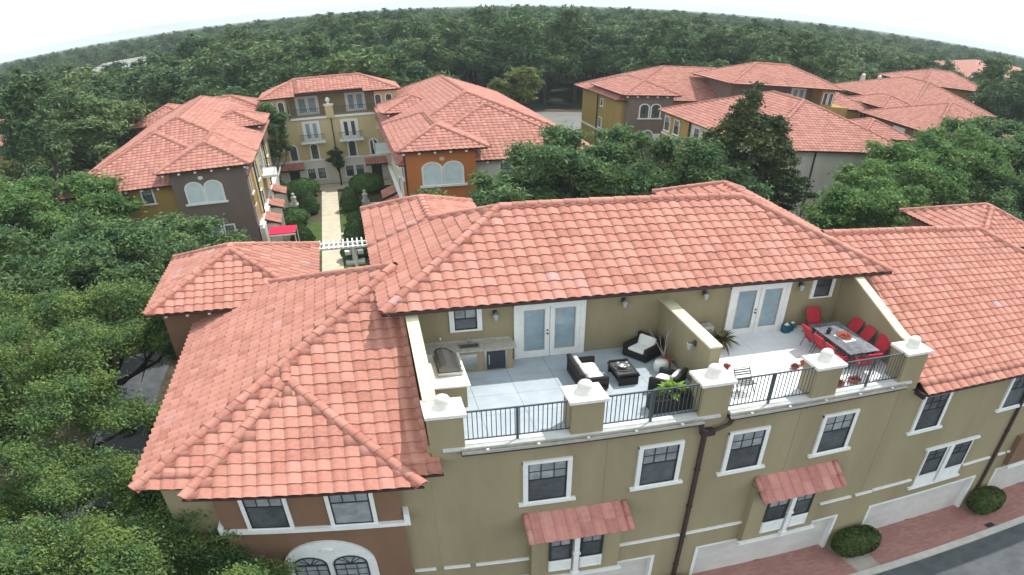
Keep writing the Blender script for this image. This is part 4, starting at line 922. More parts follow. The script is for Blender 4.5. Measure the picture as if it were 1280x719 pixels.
# far terrace house closing the courtyard
Fb = thing('apartment_house', 'yellow four-storey house closing the courtyard, with roof terraces and a white finial pillar', 'house', (0, 58, 1.5))
MB().box(-6.3, 6.6, 55.6, 62, 1.4, 9.75).build('wall', 'stucco_yellow', Fb); MB().box(-6.32, 6.62, 55.50, 55.598, 1.4, 4.55).build('stone_base', 'stucco_cream', Fb)
[MB().box(q, q+2, 55.6, 61, 9.75, 12.4).build('corner_wall', 'stucco_yellow', Fb) for q in (-5.3, 3.9)]; MB().box(-3.3, 3.9, 57.7, 61, 9.75, 12.4).build('terrace_wall', 'stucco_tan', Fb)
R = Roof(Fb, 'roof', m='terracotta_far', pts=4, near=False); e_ = 12.55
R.face((-5.6, 55.0), (6.2, 55.0), [(-2.55, 55.5), (3.1, 55.5), (3.1, 58.1), (3.06, 58.14), (-2.46, 58.14), (-2.55, 58.05)], e_, (0, 1)); R.face((-5.6, 55.0), (6.2, 55.0), [(-5.6, 55), (-2.55, 55), (-2.55, 58.05)], e_, (0, 1)); R.face((-5.6, 55.0), (6.2, 55.0), [(3.1, 55), (6.2, 55), (3.1, 58.1)], e_, (0, 1))
R.face((-5.6, 55), (-5.6, 61.3), [(-5.6, 55), (-2.46, 58.14), (-5.6, 61.3)], e_, (1, 0)); R.face((6.2, 55), (6.2, 61.3), [(6.2, 55), (3.06, 58.14), (6.2, 61.3)], e_, (-1, 0))
zz = e_+3.14*PT; R.hip((-5.6, 55, e_), (-2.46, 58.14, zz), .11); R.hip((6.2, 55, e_), (3.06, 58.14, zz), .11); R.hip((-2.46, 58.14, zz), (3.06, 58.14, zz), .11)
R.base.add([(-2.46, 58.14, zz), (3.06, 58.14, zz), (6.2, 61.3, e_), (-5.6, 61.3, e_)], [(0,1,2,3)])
R.hiproof(6.3, 13.5, 56.4, 63, 10.9, faces='f'); R.finish()
MB().box(-5.5, -2.6, 55.1, 61, e_-.16, e_-.04).box(3.15, 6.1, 55.1, 61, e_-.16, e_-.04).box(-2.6, 3.15, 55.56, 61, e_-.10, e_+.2).build('soffit', 'fascia', Fb)
Ff = front(55.6)
for c in (-4.82, -3.88): arch_window(Fb, Ff, c, 10.15, 12.05, .62, trim=.08, sill=False, bars=False)
for c in (4.30, 5.20): arch_window(Fb, Ff, c, 10.15, 12.0, .62, trim=.08, sill=False, bars=False)
french_door(Fb, front(57.7), -2.75, -.75, 9.8, 12.1, near=False); french_door(Fb, front(57.7), 1.55, 3.3, 9.8, 12.1, near=False)
MB().box(-3.35, 3.95, 55.45, 55.65, 9.62, 9.86).build('terrace_ledge', 'white_paint', Fb)
r = MB()
for a, b in ((-3.3, -.2), (.4, 3.9)):
    r.box(a, b, 55.52, 55.56, 10.85, 10.9)
    for i in range(int((b-a)/.15)): r.box(a+i*.15, a+i*.15+.025, 55.53, 55.555, 9.86, 10.85)
r.build('terrace_railing', 'iron', Fb, kind='stuff')
po = MB().box(-.25, .42, 55.35, 56.0, 9.6, 11.1).build('pillar', 'stucco_yellow', Fb); MB().box(-.33, .5, 55.3, 56.05, 11.1, 11.25).build('pillar_cap', 'white_cap', po); MB().lathe([(.16, 11.25), (.09, 11.35), (.1, 11.45), (.2, 11.65), (.19, 11.85), (.1, 12.0), (.02, 12.08)], (.08, 55.68, 0), 10).build('finial', 'white_cap', po)
for a, b, z0_, z1_ in ((-2.45, -.95, 7.0, 9.35), (.82, 2.32, 6.95, 9.25)):
    french_door(Fb, Ff, a, b, z0_, z1_, near=False, glass='glass_blue' if a < 0 else 'glass_dark'); ba = MB().fbox(Ff, a-.3, b+.3, 0, .8, z0_-.22, z0_-.02).build('balcony', 'white_paint', Fb)
    r = MB(); r.fbox(Ff, a-.3, b+.3, .76, .8, z0_+.85, z0_+.9)
    for i in range(18): u = a-.3+(b-a+.6)*i/17; r.fbox(Ff, u-.012, u+.012, .76, .785, z0_, z0_+.85)
    r.build('balcony_railing', 'iron', ba, kind='stuff')
window(Fb, Ff, -4.1, 7.95, 9.3, .62, near=False, cols=2, trim=.1); window(Fb, Ff, 4.27, 7.9, 9.2, .7, near=False, cols=2, trim=.1)
q = MB(); cc = [(-4.8+.3*math.cos(t*math.pi/7), 6.2+.3*math.sin(t*math.pi/7)) for t in range(14)]; c2 = [(-4.8+.42*math.cos(t*math.pi/7), 6.2+.42*math.sin(t*math.pi/7)) for t in range(14)]; q.fring(Ff, c2, cc, -.01, .07, True); qo = q.build('round_window', 'white_paint', Fb); MB().fpoly(Ff, cc, -.01, .03).build('pane', 'glass_dark', qo)
for c in (-3.62, -1.77, 1.53, 3.42): arch_window(Fb, Ff, c, 4.72, 6.65, .82, trim=.12)
MB().box(-6.33, 6.63, 55.42, 55.51, 4.5, 4.66).build('belt_course', 'white_paint', Fb); MB().box(.06, .14, 55.45, 55.53, 1.5, 9.6).box(-3.38, -3.30, 55.45, 55.58, 9.7, 12.3).box(3.9, 3.98, 55.45, 55.58, 9.7, 12.3).build('downspout', 'gutter_brown', Fb)
small_awning(Fb, front(55.5), -5.0, -2.9, 4.35, 3.75, .9); small_awning(Fb, front(55.5), 2.45, 4.55, 4.3, 3.7, .9)
for a in (-2.8, -1.9, .6, 1.5): window(Fb, front(55.5), a+.42, 2.2, 3.65, .8, near=False, cols=2, trim=.08)
for a in (-4.35, 2.95): MB().fbox(front(55.5), a, a+.9, -.02, .03, 1.5, 3.5).build('entrance_door', 'sash_dark', Fb)
# orange gabled house
Ob = thing('apartment_house', 'orange-walled courtyard house with paired white arched shutters under layered pink roofs', 'house', (10, 40, 1.5))
MB().box(4.45, 16.4, 34.8, 60, 1.4, 9.0).build('wall', 'stucco_cream', Ob); MB().box(4.42, 8.72, 33.95, 40, 1.4, 10.3).build('orange_bay', 'stucco_orange', Ob); MB().box(4.40, 10, 38, 58, 1.4, 10.25).build('courtyard_wall', 'stucco_cream', Ob)
MB().box(4.4, 8.6, 46.8, 51.5, 8.5, 11.2).build('tower_wall', 'stucco_orange', Ob)
R = Roof(Ob, 'roof', m='terracotta_far', pts=4, near=False)
R.hiproof(3.9, 17.2, 34.2, 56, 9.1, faces='flr'); R.hiproof(3.85, 9.5, 33.4, 45, 10.42, faces='flr'); R.hiproof(3.9, 15.6, 37.4, 62, 10.4, faces='flr'); R.hiproof(4.0, 9.0, 46.3, 51.8, 11.3, faces='flr'); R.hiproof(8.7, 12.4, 52.4, 60, 12.0, faces='flr'); R.finish()
eaves(Ob, 3.9, 17.2, 34.2, 56, 9.1); eaves(Ob, 3.85, 9.5, 33.4, 45, 10.42); eaves(Ob, 4.0, 9.0, 46.3, 51.8, 11.3); MB().box(3.95, 4.15, 37.4, 58, 10.2, 10.38).build('gutter', 'gutter_brown', Ob)
FO = front(33.95)
for c in (5.98, 7.28):
    o_ = [(c-.66, 7.25)]+arc(c, 8.65, 1.32, .64, 10)+[(c+.66, 7.25)]; i_ = [(c-.54, 7.25)]+arc(c, 8.65, 1.08, .52, 10)+[(c+.54, 7.25)]
    wo = MB().fring(FO, o_, i_, -.02, .09).build('window', 'white_paint', Ob); MB().fpoly(FO, i_, -.01, .03).build('shutter', 'shutter_white', wo)
MB().fbox(FO, 5.15, 8.1, -.02, .18, 7.08, 7.25).build('sill', 'white_paint', Ob)
b = MB(); b.fpoly(FO, [(6.63+.16*math.cos(t*math.pi/5), 9.52+.16*math.sin(t*math.pi/5)) for t in range(10)], -.01, .08); b.build('medallion', 'coping_cream', Ob)
window(Ob, front(34.8), 10.8, 7.3, 8.7, 1.0, near=False, cols=2, glass=('glass_blue', 'glass_blue')); MB().box(4.3, 4.40, 34.0, 34.1, 1.5, 10.2).build('downspout', 'gutter_brown', Ob)
FWo = west(4.38)
for y, z0_, z1_ in ((36.2, 7.3, 9.2), (40.5, 7.2, 9.2), (40.5, 4.6, 6.2)): window(Ob, FWo, y, z0_, z1_, 1.1, near=False, cols=2, glass=('glass_blue', 'glass_blue'))
small_awning(Ob, west(4.38), 41.8, 44.2, 4.4, 3.7, 1.3); small_awning(Ob, west(4.38), 38.4, 40.9, 4.4, 3.7, 1.3)
MB().box(4.1, 4.37, 34.1, 50, 4.45, 4.7).build('belt_course', 'white_paint', Ob)
bo = MB().box(3.2, 4.38, 48.6, 51.5, 6.5, 6.75).build('balcony', 'white_paint', Ob); MB().box(3.2, 3.24, 48.6, 51.5, 6.75, 7.7).box(3.2, 4.38, 48.6, 48.63, 6.75, 7.7).build('balcony_front', 'shutter_white', bo)
# right complex: grey bay and mustard wing
Gb = thing('apartment_house', 'house with grey arched-window bay and mustard wall standing at the edge of the lawn', 'house', (32, 62, 1.5))
MB().box(27.0, 46, 59.2, 72, 1.4, 9.4).build('wall', 'stucco_mustard', Gb); MB().box(27.3, 31.6, 57.9, 64, 1.4, 10.3).build('grey_bay', 'stucco_grey', Gb)
R = Roof(Gb, 'roof', m='terracotta_far', pts=4, near=False); R.hiproof(26.2, 46, 58.6, 72.5, 9.6, faces='flr'); R.hiproof(26.4, 32.2, 57.3, 68, 10.5, faces='flr'); R.finish()
eaves(Gb, 26.2, 46, 58.6, 72.5, 9.6, 'x'); eaves(Gb, 26.4, 32.2, 57.3, 68, 10.5)
FG = front(57.9)
for c in (28.75, 29.9): arch_window(Gb, FG, c, 7.35, 9.3, 1.06, trim=.12, sill=False)
MB().fbox(FG, 28.1, 30.6, -.02, .15, 7.2, 7.35).build('sill', 'white_paint', Gb); arch_window(Gb, FG, 29.3, 4.2, 5.75, 1.1, glass='glass_blue'); [MB().fbox(FG, q, q+.7, 0, .1, 3.8, 5.2).build('shutter', 'white_paint', Gb) for q in (28.0, 29.9)]
for c in (60.2, 61.3): arch_window(Gb, west(27.3), c, 7.0, 9.3, 1.0, trim=.12, glass='shutter_white')
window(Gb, west(27.0), 65.2, 7.6, 8.7, .8, near=False, cols=2); window(Gb, west(27.0), 65.4, 4.4, 6.0, 1.0, near=False, cols=2); MB().box(26.85, 27.0, 59, 72, 3.9, 4.1).build('belt_course', 'white_paint', Gb); MB().box(26.85, 26.95, 66.4, 66.5, 1.5, 9.4).build('downspout', 'gutter_brown', Gb)
# long house with white front wall
Lb = thing('apartment_house', 'long pale-walled house with a big plain pink roof behind the magnolia', 'house', (34, 42, 1.5))
MB().box(28.7, 42, 34.7, 46.9, 1.4, 9.3).build('wall', 'stucco_cream', Lb); MB().box(28.65, 36, 46.92, 52.6, 1.4, 9.35).build('mustard_wall', 'stucco_mustard', Lb)
R = Roof(Lb, 'roof', m='terracotta_far', pts=4, near=False); R.hiproof(28.15, 42.2, 34.0, 52.9, 9.5, faces='flr'); R.hiproof(40.9, 46.9, 39.9, 46.5, 9.6, faces='flr'); R.finish()
eaves(Lb, 28.15, 42.2, 34.0, 52.9, 9.5, 'x'); eaves(Lb, 40.9, 46.9, 39.9, 46.5, 9.6, 'x'); MB().box(41.5, 46.3, 40.5, 46, 1.4, 9.5).build('pavilion_wall', 'stucco_brown', Lb)
FL_ = west(28.7)
for y, z0_, z1_ in ((45.5, 7.2, 8.9),): window(Lb, FL_, y, z0_, z1_, 1.2, near=False, cols=2)
for y in (49.6, 51.7): window(Lb, west(28.65), y, 7.1, 8.9, 1.25, near=False, cols=2)
MB().box(28.5, 28.65, 46.9, 52.6, 6.6, 6.8).build('belt_course', 'white_paint', Lb); MB().box(28.5, 28.62, 46.8, 46.92, 1.5, 9.3).build('downspout', 'gutter_brown', Lb); MB().box(33.2, 33.3, 34.6, 34.7, 1.5, 9.3).build('downspout', 'gutter_brown', Lb)
# terrace house beyond
Tb = thing('apartment_house', 'distant mustard house with a roof terrace and two arched openings behind the long house', 'house', (43, 58, 1.5))
MB().box(37, 49.6, 55.15, 63, 1.4, 10.2).build('wall', 'stucco_mustard', Tb); MB().box(37, 47.4, 57, 63, 10.2, 12.6).build('terrace_wall', 'stucco_grey', Tb); MB().box(46.1, 47.6, 55.2, 63, 10.2, 12.6).build('corner_wall', 'stucco_mustard', Tb); MB().box(49.6, 54, 58.6, 66, 1.4, 9.2).build('wing_wall', 'stucco_mustard', Tb)
R = Roof(Tb, 'roof', m='terracotta_far', pts=4, near=False); R.hiproof(35.6, 48.3, 54.5, 63.5, 12.8, faces='fl'); R.hiproof(48.9, 55.5, 58.0, 66, 9.5, faces='fl'); R.finish()
eaves(Tb, 35.6, 48.3, 54.5, 63.5, 12.8, 'x'); eaves(Tb, 48.9, 55.5, 58.0, 66, 9.5, 'x')
french_door(Tb, front(56.98), 43.6, 45.3, 10.25, 12.35, near=False); MB().box(41.5, 46.1, 55.05, 55.2, 10.05, 10.22).build('terrace_ledge', 'white_paint', Tb)
r = MB(); r.box(41.5, 46.1, 55.1, 55.13, 11.15, 11.2)
for i in range(30): r.box(41.5+i*.155, 41.52+i*.155, 55.1, 55.12, 10.2, 11.15)
r.build('terrace_railing', 'iron', Tb, kind='stuff')
for c in (46.55, 47.22): arch_window(Tb, front(55.2), c, 10.5, 12.25, .55, trim=.07, sill=False, bars=False)
window(Tb, front(55.15), 47.25, 9.15, 9.7, .6, near=False, cols=2); MB().fbox(front(58.6), 49.7, 50.9, 0, .08, 7.6, 9.0).build('shutter', 'shutter_white', Tb)
ub = thing('patio_umbrella', 'small cream patio umbrella on the distant roof terrace', 'umbrella', (42.6, 56, 10.2)); MB().tube((42.6, 56, 10.2), (42.6, 56, 11.6), .03).build('pole', 'white_paint', ub); MB().lathe([(.8, 11.3), (.4, 11.55), (.03, 11.7)], (42.6, 56, 0), 8).build('canopy', 'white_cap', ub)
Mb = thing('apartment_house', 'distant brown-bay house with paired arched windows and a wide hip roof near the right edge', 'house', (60, 54, 1.5))
MB().box(53, 65.4, 44.6, 56.4, 1.4, 9.3).build('wall', 'stucco_brown', Mb); MB().box(55.0, 59.6, 56.4, 62, 1.4, 10.3).build('brown_bay', 'stucco_brown', Mb); MB().box(61, 72, 58, 74, 1.4, 9.6).build('back_wall', 'stucco_mustard', Mb)
R = Roof(Mb, 'roof', m='terracotta_far', pts=4, near=False); R.hiproof(52.4, 66, 44, 57, 9.5, faces='fl'); R.hiproof(54.4, 60.2, 55.9, 63, 10.5, faces='fl'); R.hiproof(59.5, 73, 57, 75, 10.6, faces='fl'); R.hiproof(65.5, 69.5, 62.0, 67, 11.8, faces='fl'); R.finish()
eaves(Mb, 52.4, 66, 44, 57, 9.5, 'x'); eaves(Mb, 54.4, 60.2, 55.9, 63, 10.5); eaves(Mb, 59.5, 73, 57, 75, 10.6, 'x'); eaves(Mb, 65.5, 69.5, 62.0, 67, 11.8, 'x')
for c in (57.3, 58.9): arch_window(Mb, west(55.0), c, 8.1, 9.9, 1.1, trim=.14, sill=False)
MB().fbox(west(53), 49.1, 51.1, 0, .1, 7.6, 9.0).build('shutter', 'white_paint', Mb)
Nb = thing('apartment_house', 'farthest terrace house with a raised hip roof, below the long plain roof', 'house', (80, 78, 1.5))
MB().box(72.8, 85.4, 72.7, 81, 1.4, 9.7).build('wall', 'stucco_mustard', Nb); MB().box(73, 82.6, 72.8, 80, 9.7, 12.6).build('upper_wall', 'stucco_mustard', Nb); MB().box(82.6, 85.2, 75, 80, 9.7, 12.6).build('terrace_wall', 'stucco_grey', Nb)
R = Roof(Nb, 'roof', m='terracotta_far', pts=4, near=False, w=.45, e=.5); R.hiproof(72.2, 86, 72, 82, 12.8, faces='fl'); R.hiproof(85.5, 93, 74, 84, 9.8, faces='fl'); R.finish(); eaves(Nb, 72.2, 86, 72, 82, 12.8, 'x')
french_door(Nb, front(74.98), 83.3, 85.0, 9.8, 12.2, near=False); MB().box(82.4, 87.4, 72.3, 72.5, 9.2, 9.9).build('terrace_front', 'white_paint', Nb)
MB().box(84.6, 85.2, 72.3, 72.8, 9.9, 10.9).build('pillar', 'white_paint', Nb)
for x, lb in ((66.2, 'small white pot finial on a distant terrace post'), (68.9, 'second small white pot finial, right of the other distant one')):
    t = thing('ridge_pot', lb, 'ornament', (x, 77, 9.5)); MB().box(x-.25, x+.25, 76.75, 77.25, 8.6, 12.6).build('base', 'stucco_cream', t); MB().lathe([(.2, 12.6), (.32, 12.8), (.22, 13.05), (.05, 13.2)], (x, 77, 0), 8).build('finial', 'white_cap', t)
Pb = thing('apartment_house', 'long plain pink roof standing apart at the upper right edge', 'house', (170, 155, 1.5))
MB().box(147, 238, 142, 165, 0, 9.3).build('wall', 'stucco_cream', Pb); R = Roof(Pb, 'roof', m='terracotta_far', pts=4, near=False, w=1.2, e=1.2)
R.base.add([(146, 140, 9.4), (240, 124, 9.4), (230, 150, 15.6), (160, 158, 15.6), (146, 172, 9.4)], [(0,1,2,3), (0,3,4)]); rfp = R.base.build('roof', 'terracotta_far', Pb)
# building fragment at the left edge
Kb = thing('apartment_house', 'sliver of a brown-grey house with a pink roof corner at the left edge', 'house', (-40, 62, 1.5))
MB().box(-60, -31.6, 60.6, 75, 1.4, 10.6).build('wall', 'stucco_brown', Kb); R = Roof(Kb, 'roof', m='terracotta_far', pts=4, near=False); R.hiproof(-60, -30.9, 60, 75, 10.8, faces='fr'); R.finish(); eaves(Kb, -60, -30.9, 60, 75, 10.8)
window(Kb, front(60.6), -33.3, 3.4, 5.6, 1.3, near=False, glass=('glass_blue', 'glass_blue')); window(Kb, front(60.6), -33.8, 7.0, 8.8, 1.0, near=False)
window(Kb, east(-31.6), 63, 7.0, 8.8, 1.0, near=False); window(Kb, east(-31.6), 63, 4.0, 5.8, 1.0, near=False)
# houses in the woods
def wood_house(label, x, y, w, d, h, wallm, roofm='roof_shingle', rz=0):
    t = thing('house', label, 'house', (0, 0, 0)); MB().box(-w/2, w/2, -d/2, d/2, 0, h).build('wall', wallm, t)
    m = MB(); m.add([(-w/2-.6, -d/2-.6, h), (w/2+.6, -d/2-.6, h), (w/2+.6, d/2+.6, h), (-w/2-.6, d/2+.6, h), (-w/2+d/2, 0, h+d*.28), (w/2-d/2, 0, h+d*.28)], [(0,1,5,4), (1,2,5), (2,3,4,5), (3,0,4)]); m.build('roof', roofm, t)
    for i in range(3): MB().box(-w/2+w*(i+.6)/3.4, -w/2+w*(i+.6)/3.4+1.4, -d/2-.06, -d/2, 1.0, h-.8).build('window', 'sash_dark', t)
    t.location = (x, y, 1.5); t.rotation_euler = (0, 0, rz); return t
CLEAR = []
for lab, x, y, w_, d_h, h_, wm, rm, rz in (('pale blue-white house showing in a gap of the wood at the upper left', -58, 232, 24, 11, 7, 'far_white', 'roof_shingle', .35), ('small grey-roofed house below the pale one in the wood', -41, 165, 10, 8, 4, 'stucco_cream', 'roof_shingle', .3), ('tiny grey roof in the wood above the left roofs', -50, 400, 22, 14, 7, 'stucco_cream', 'roof_shingle', .2), ('tiny pale roof at the far left in the wood', -66, 130, 9, 7, 5, 'far_white', 'roof_shingle', .4)):
    wood_house(lab, x, y, w_, d_h, h_, wm, rm, rz); CLEAR.append((x, y, max(w_, d_h)*.9)); dd = math.hypot(x, y); CLEAR.append((x-x/dd*w_, y-y/dd*w_, w_*.8)); 

# ================================================================== things on the terraces
ZF = 10.07
def Tm(x, y, z, rz=0, rx=0, ry=0): return Matrix.Translation((x, y, z)) @ Matrix.Rotation(rz, 4, 'Z') @ Matrix.Rotation(ry, 4, 'Y') @ Matrix.Rotation(rx, 4, 'X')
def place(t, x, y, z, rz): t.location = (x, y, z); t.rotation_euler = (0, 0, rz); return t
def lounge(name, label, cat, w, d=.74):
    """wicker seat, faces -y, base centre at the origin"""
    t = thing(name, label, cat)
    b = MB(); b.rbox(Tm(0, 0, .17), w/2, d/2, .12, .02); b.rbox(Tm(-w/2+.06, 0, .38), .06, d/2, .20, .02); b.rbox(Tm(w/2-.06, 0, .38), .06, d/2, .20, .02); b.rbox(Tm(0, d/2-.06, .50, 0, -.10), w/2, .055, .28, .02); b.build('wicker_frame', 'wicker', t)
    for k, (x, y) in enumerate(((-1, -1), (1, -1), (1, 1), (-1, 1))): MB().box(x*(w/2-.07)-.03, x*(w/2-.07)+.03, y*(d/2-.07)-.03, y*(d/2-.07)+.03, 0, .06).build('leg', 'wicker', t)
    n = 1 if w < 1 else 2; cw = (w-.26)/n
    for i in range(n):
        x = -(w-.26)/2+cw*(i+.5); MB().rbox(Tm(x, -.05, .355), cw/2-.008, d/2-.09, .065, .04).build('seat_cushion', 'cushion_white', t, smooth=False)
        MB().rbox(Tm(x, d/2-.19, .58, 0, -.22), cw/2-.01, .06, .20, .045).build('back_cushion', 'cushion_white', t)
    return t
place(lounge('armchair', 'dark wicker armchair with white cushions in the back right corner of the left terrace', 'armchair', .84), 8.10, 3.66, ZF, rad(-58))
place(lounge('loveseat', 'dark wicker loveseat with white cushions, its back towards the outdoor kitchen', 'sofa', 1.34), 6.17, 2.55, ZF, rad(90))
place(lounge('armchair', 'dark wicker armchair with white cushion half hidden behind the railing planter', 'armchair', .78), 8.02, 1.62, ZF, rad(-135))
t = thing('coffee_table', 'low dark wicker coffee table between the loveseat and the corner armchair', 'table', (7.13, 2.5, ZF))
b = MB(); b.box(6.84, 7.42, 2.03, 2.96, ZF+.34, ZF+.40); b.build('tabletop', 'wicker', t); [MB().box(6.87, 7.39, q, q+.05, ZF, ZF+.48).build('end_panel', 'wicker', t) for q in (2.03, 2.91)]
MB().box(6.88, 7.38, 2.08, 2.91, ZF+.401, ZF+.415).build('glass_top', 'glass_dark', t); MB().box(6.90, 7.36, 2.10, 2.90, ZF+.08, ZF+.12).build('shelf', 'wicker', t)
t = thing('serving_tray', 'round dark tray with silver bowl and glasses on the wicker coffee table', 'tray', (7.12, 2.52, ZF+.415)); MB().lathe([(.24, 0), (.26, .03), (.23, .03), (.22, .012)], (7.12, 2.52, ZF+.418), 18).build('tray', 'steel_dark', t)
MB().lathe([(.05, 0), (.10, .05), (.12, .11), (.11, .12), (.04, .04)], (7.10, 2.50, ZF+.43), 12).build('bowl', 'steel', t, smooth=True)
for x, y in ((7.24, 2.6), (7.02, 2.64), (7.23, 2.42)): MB().lathe([(.03, 0), (.012, .02), (.012, .06), (.04, .10), (.035, .16)], (x, y, ZF+.43), 8).build('glass', 'lamp_glass', t, smooth=True)
t = thing('garden_stool', 'white ribbed ceramic drum stool against the dividing wall', 'stool', (8.25, 2.62, ZF)); MB().lathe([(.16, 0), (.19, .05), (.175, .09), (.21, .13), (.195, .19), (.22, .23), (.20, .29), (.21, .34), (.18, .38), (.17, .44), (.02, .455)], (8.25, 2.62, ZF), 20).build('body', 'ceramic', t, smooth=True)
rng = np.random.default_rng(5)
t = thing('branch_vase', 'tall bare decorative branches in a pot by the dividing wall', 'plant', (8.5, 3.0, ZF)); MB().lathe([(.10, 0), (.13, .12), (.09, .3), (.07, .33)], (8.5, 3.0, ZF), 10).build('pot', 'pot_red', t, smooth=True)
for k in range(6):
    m = MB(); a = rng.uniform(0, 6.28); p = Vector((8.5, 3.0, ZF+.3)); 
    for s_ in range(5): q = p+Vector((math.cos(a)*.05-.03+rng.normal()*.03, math.sin(a)*.05+.02+rng.normal()*.03, .22+.05*rng.random())); m.tube(p, q, .012-.002*s_, .010-.002*s_, 4); p = q
    m.build('branch', 'gutter_grey', t)
t = thing('flower_pot', 'small pot of orange flowers at the foot of the bare branches', 'plant', (8.52, 2.78, ZF)); MB().lathe([(.07, 0), (.09, .16), (.08, .17)], (8.52, 2.78, ZF), 10).build('pot', 'pot_red', t)
V, Fq = leafcloud([(8.52, 2.78, ZF+.26)], [.11], 120, .06, rng); obj('blossom', npmesh('blossom', V, Fq, 'flower'), t)
# planter behind the railing
t = thing('planter_box', 'long dark wicker planter box behind the left railing with woody stems', 'planter', (7.75, .62, ZF))
MB().box(7.16, 8.36, .38, .86, ZF, ZF+.52).build('box', 'wicker', t)
m = MB(); 
for k in range(46):
    p = Vector((rng.uniform(7.22, 8.3), rng.uniform(.42, .82), ZF+.5)); q = p+Vector((rng.normal()*.1, rng.normal()*.08, rng.uniform(.15, .38))); m.tube(p, q, .01, .004, 4)
m.build('stems', 'bark', t, kind='stuff'); V, Fq = leafcloud([(7.2+.13*k, .62, ZF+.60) for k in range(9)], [.14]*9, 700, .05, rng); obj('shrub', npmesh('shrub', V, Fq, 'bark'), t)
V, Fq = leafcloud([(7.25+.13*k, .60, ZF+.64) for k in range(8)], [.16]*8, 260, .05, rng); obj('foliage', npmesh('foliage', V, Fq, 'leaf_hedge'), t)
def fronds(label, name, x, y, z, n, ln, m_, seed, droop=.6, w=.07, cat='plant', pot=True, potm='pot_red', potr=.16, poth=.3):
    rng = np.random.default_rng(seed); t = thing(name, label, cat, (x, y, z))
    if pot: MB().lathe([(potr*.75, 0), (potr, poth), (potr*.9, poth+.01), (potr*.85, poth-.04)], (x, y, z), 12).build('pot', potm, t); z += poth-.03
    for k in range(n):
        a = k*2.399+rng.normal()*.2; el = rng.uniform(.25, 1.25); m = MB(); d = Vector((math.cos(a)*math.cos(el), math.sin(a)*math.cos(el), math.sin(el))); p = Vector((x, y, z)); sd = Vector((-math.sin(a), math.cos(a), 0)); L_ = ln*rng.uniform(.7, 1.1)
        vs = []
        for s_ in range(5):
            f = s_/4; q = p+d*L_*f+Vector((0, 0, -droop*L_*f*f*math.cos(el))); ww = w*(.25+1.5*f*(1-f)*2)*(1 if f < 1 else .1); vs += [q-sd*ww/2+Vector((0,0,.01)), q+sd*ww/2+Vector((0,0,.01))]
        m.add(vs, [(2*i, 2*i+1, 2*i+3, 2*i+2) for i in range(4)]); m.build('frond', m_, t)
    return t
fronds('bright yellow-green fern in the railing planter', 'fern', 7.82, .82, ZF+.55, 64, .54, 'leaf_fern', 3, .5, .11, pot=False)
fronds('spiky olive and straw coloured potted plant left of the right french doors', 'potted_plant', 10.50, 3.62, ZF, 70, .72, 'leaf_spiky', 4, .8, .07, potr=.2, poth=.32)
# outdoor kitchen
t = thing('outdoor_kitchen', 'built-in L-shaped outdoor kitchen with stone top, sink and dark fridge', 'kitchen', (3.2, 4.0, ZF))
MB().box(2.045, 4.46, 3.74, 4.325, ZF, 10.96).box(2.045, 2.93, 1.84, 3.738, ZF, 10.96).build('base', 'stucco_tan', t)
MB().box(2.045, 4.56, 3.68, 4.326, 10.963, 11.02).build('countertop', 'granite', t); MB().box(2.045, 3.02, 1.76, 3.678, 10.962, 11.021).build('countertop', 'white_cap', t); MB().box(2.06, 4.5, 4.29, 4.326, 11.022, 11.09).build('backsplash', 'granite', t)
MB().box(3.70, 4.30, 3.715, 3.738, ZF+.05, 10.93).build('fridge_surround', 'steel', t); MB().box(3.76, 4.26, 3.695, 3.714, ZF+.08, 10.90).build('fridge_door', 'black_door', t); MB().box(3.80, 3.83, 3.66, 3.694, ZF+.3, 10.8).build('handle', 'steel', t)
MB().box(3.02, 3.50, 3.72, 3.738, ZF+.15, 10.85).build('cabinet_door', 'steel', t); 
s = MB(); s.fring(lambda u, n, z: Vector((u, z, 11.022+n)), [(3.08, 3.85), (3.62, 3.85), (3.62, 4.15), (3.08, 4.15)], [(3.12, 3.89), (3.58, 3.89), (3.58, 4.11), (3.12, 4.11)], 0, .012, True); s.build('sink_rim', 'steel', t); MB().box(3.12, 3.58, 3.89, 4.11, 11.0205, 11.0245).build('sink_bowl', 'steel_dark', t)
f = MB(); f.path([(3.35, 4.17, 11.02), (3.35, 4.17, 11.24), (3.35, 4.08, 11.30), (3.35, 4.0, 11.24)], [.016]*4, 6); f.box(3.42, 3.46, 4.15, 4.19, 11.02, 11.08); f.build('faucet', 'steel', t)
s = MB(); s.box(2.62, 2.66, 4.27, 4.289, 11.18, 11.30); s.build('outlet', 'white_paint', t)
t = thing('grill', 'stainless built-in barbecue grill with a curved hood on the left counter', 'grill', (2.6, 2.9, 11.02))
MB().box(2.32, 2.92, 2.33, 3.42, 11.023, 11.17).build('body', 'steel', t)
F_ = Fr((0, 2.36, 0), (1, 0, 0), (0, 1, 0)); h = MB(); pr = [(2.36, 11.172), (2.36, 11.34), (2.42, 11.44), (2.55, 11.48), (2.70, 11.42), (2.83, 11.29), (2.88, 11.172)]; h.fpoly(F_, pr, 0, 1.03); h.build('hood', 'steel_dark', t)
MB().tube((2.90, 2.45, 11.27), (2.90, 3.32, 11.27), .018, n=8).build('handle', 'steel', t); 
for y in (2.5, 2.75, 3.0, 3.25): MB().tube((2.92, y, 11.09), (2.955, y, 11.09), .028, n=10).build('knob', 'steel_dark', t)
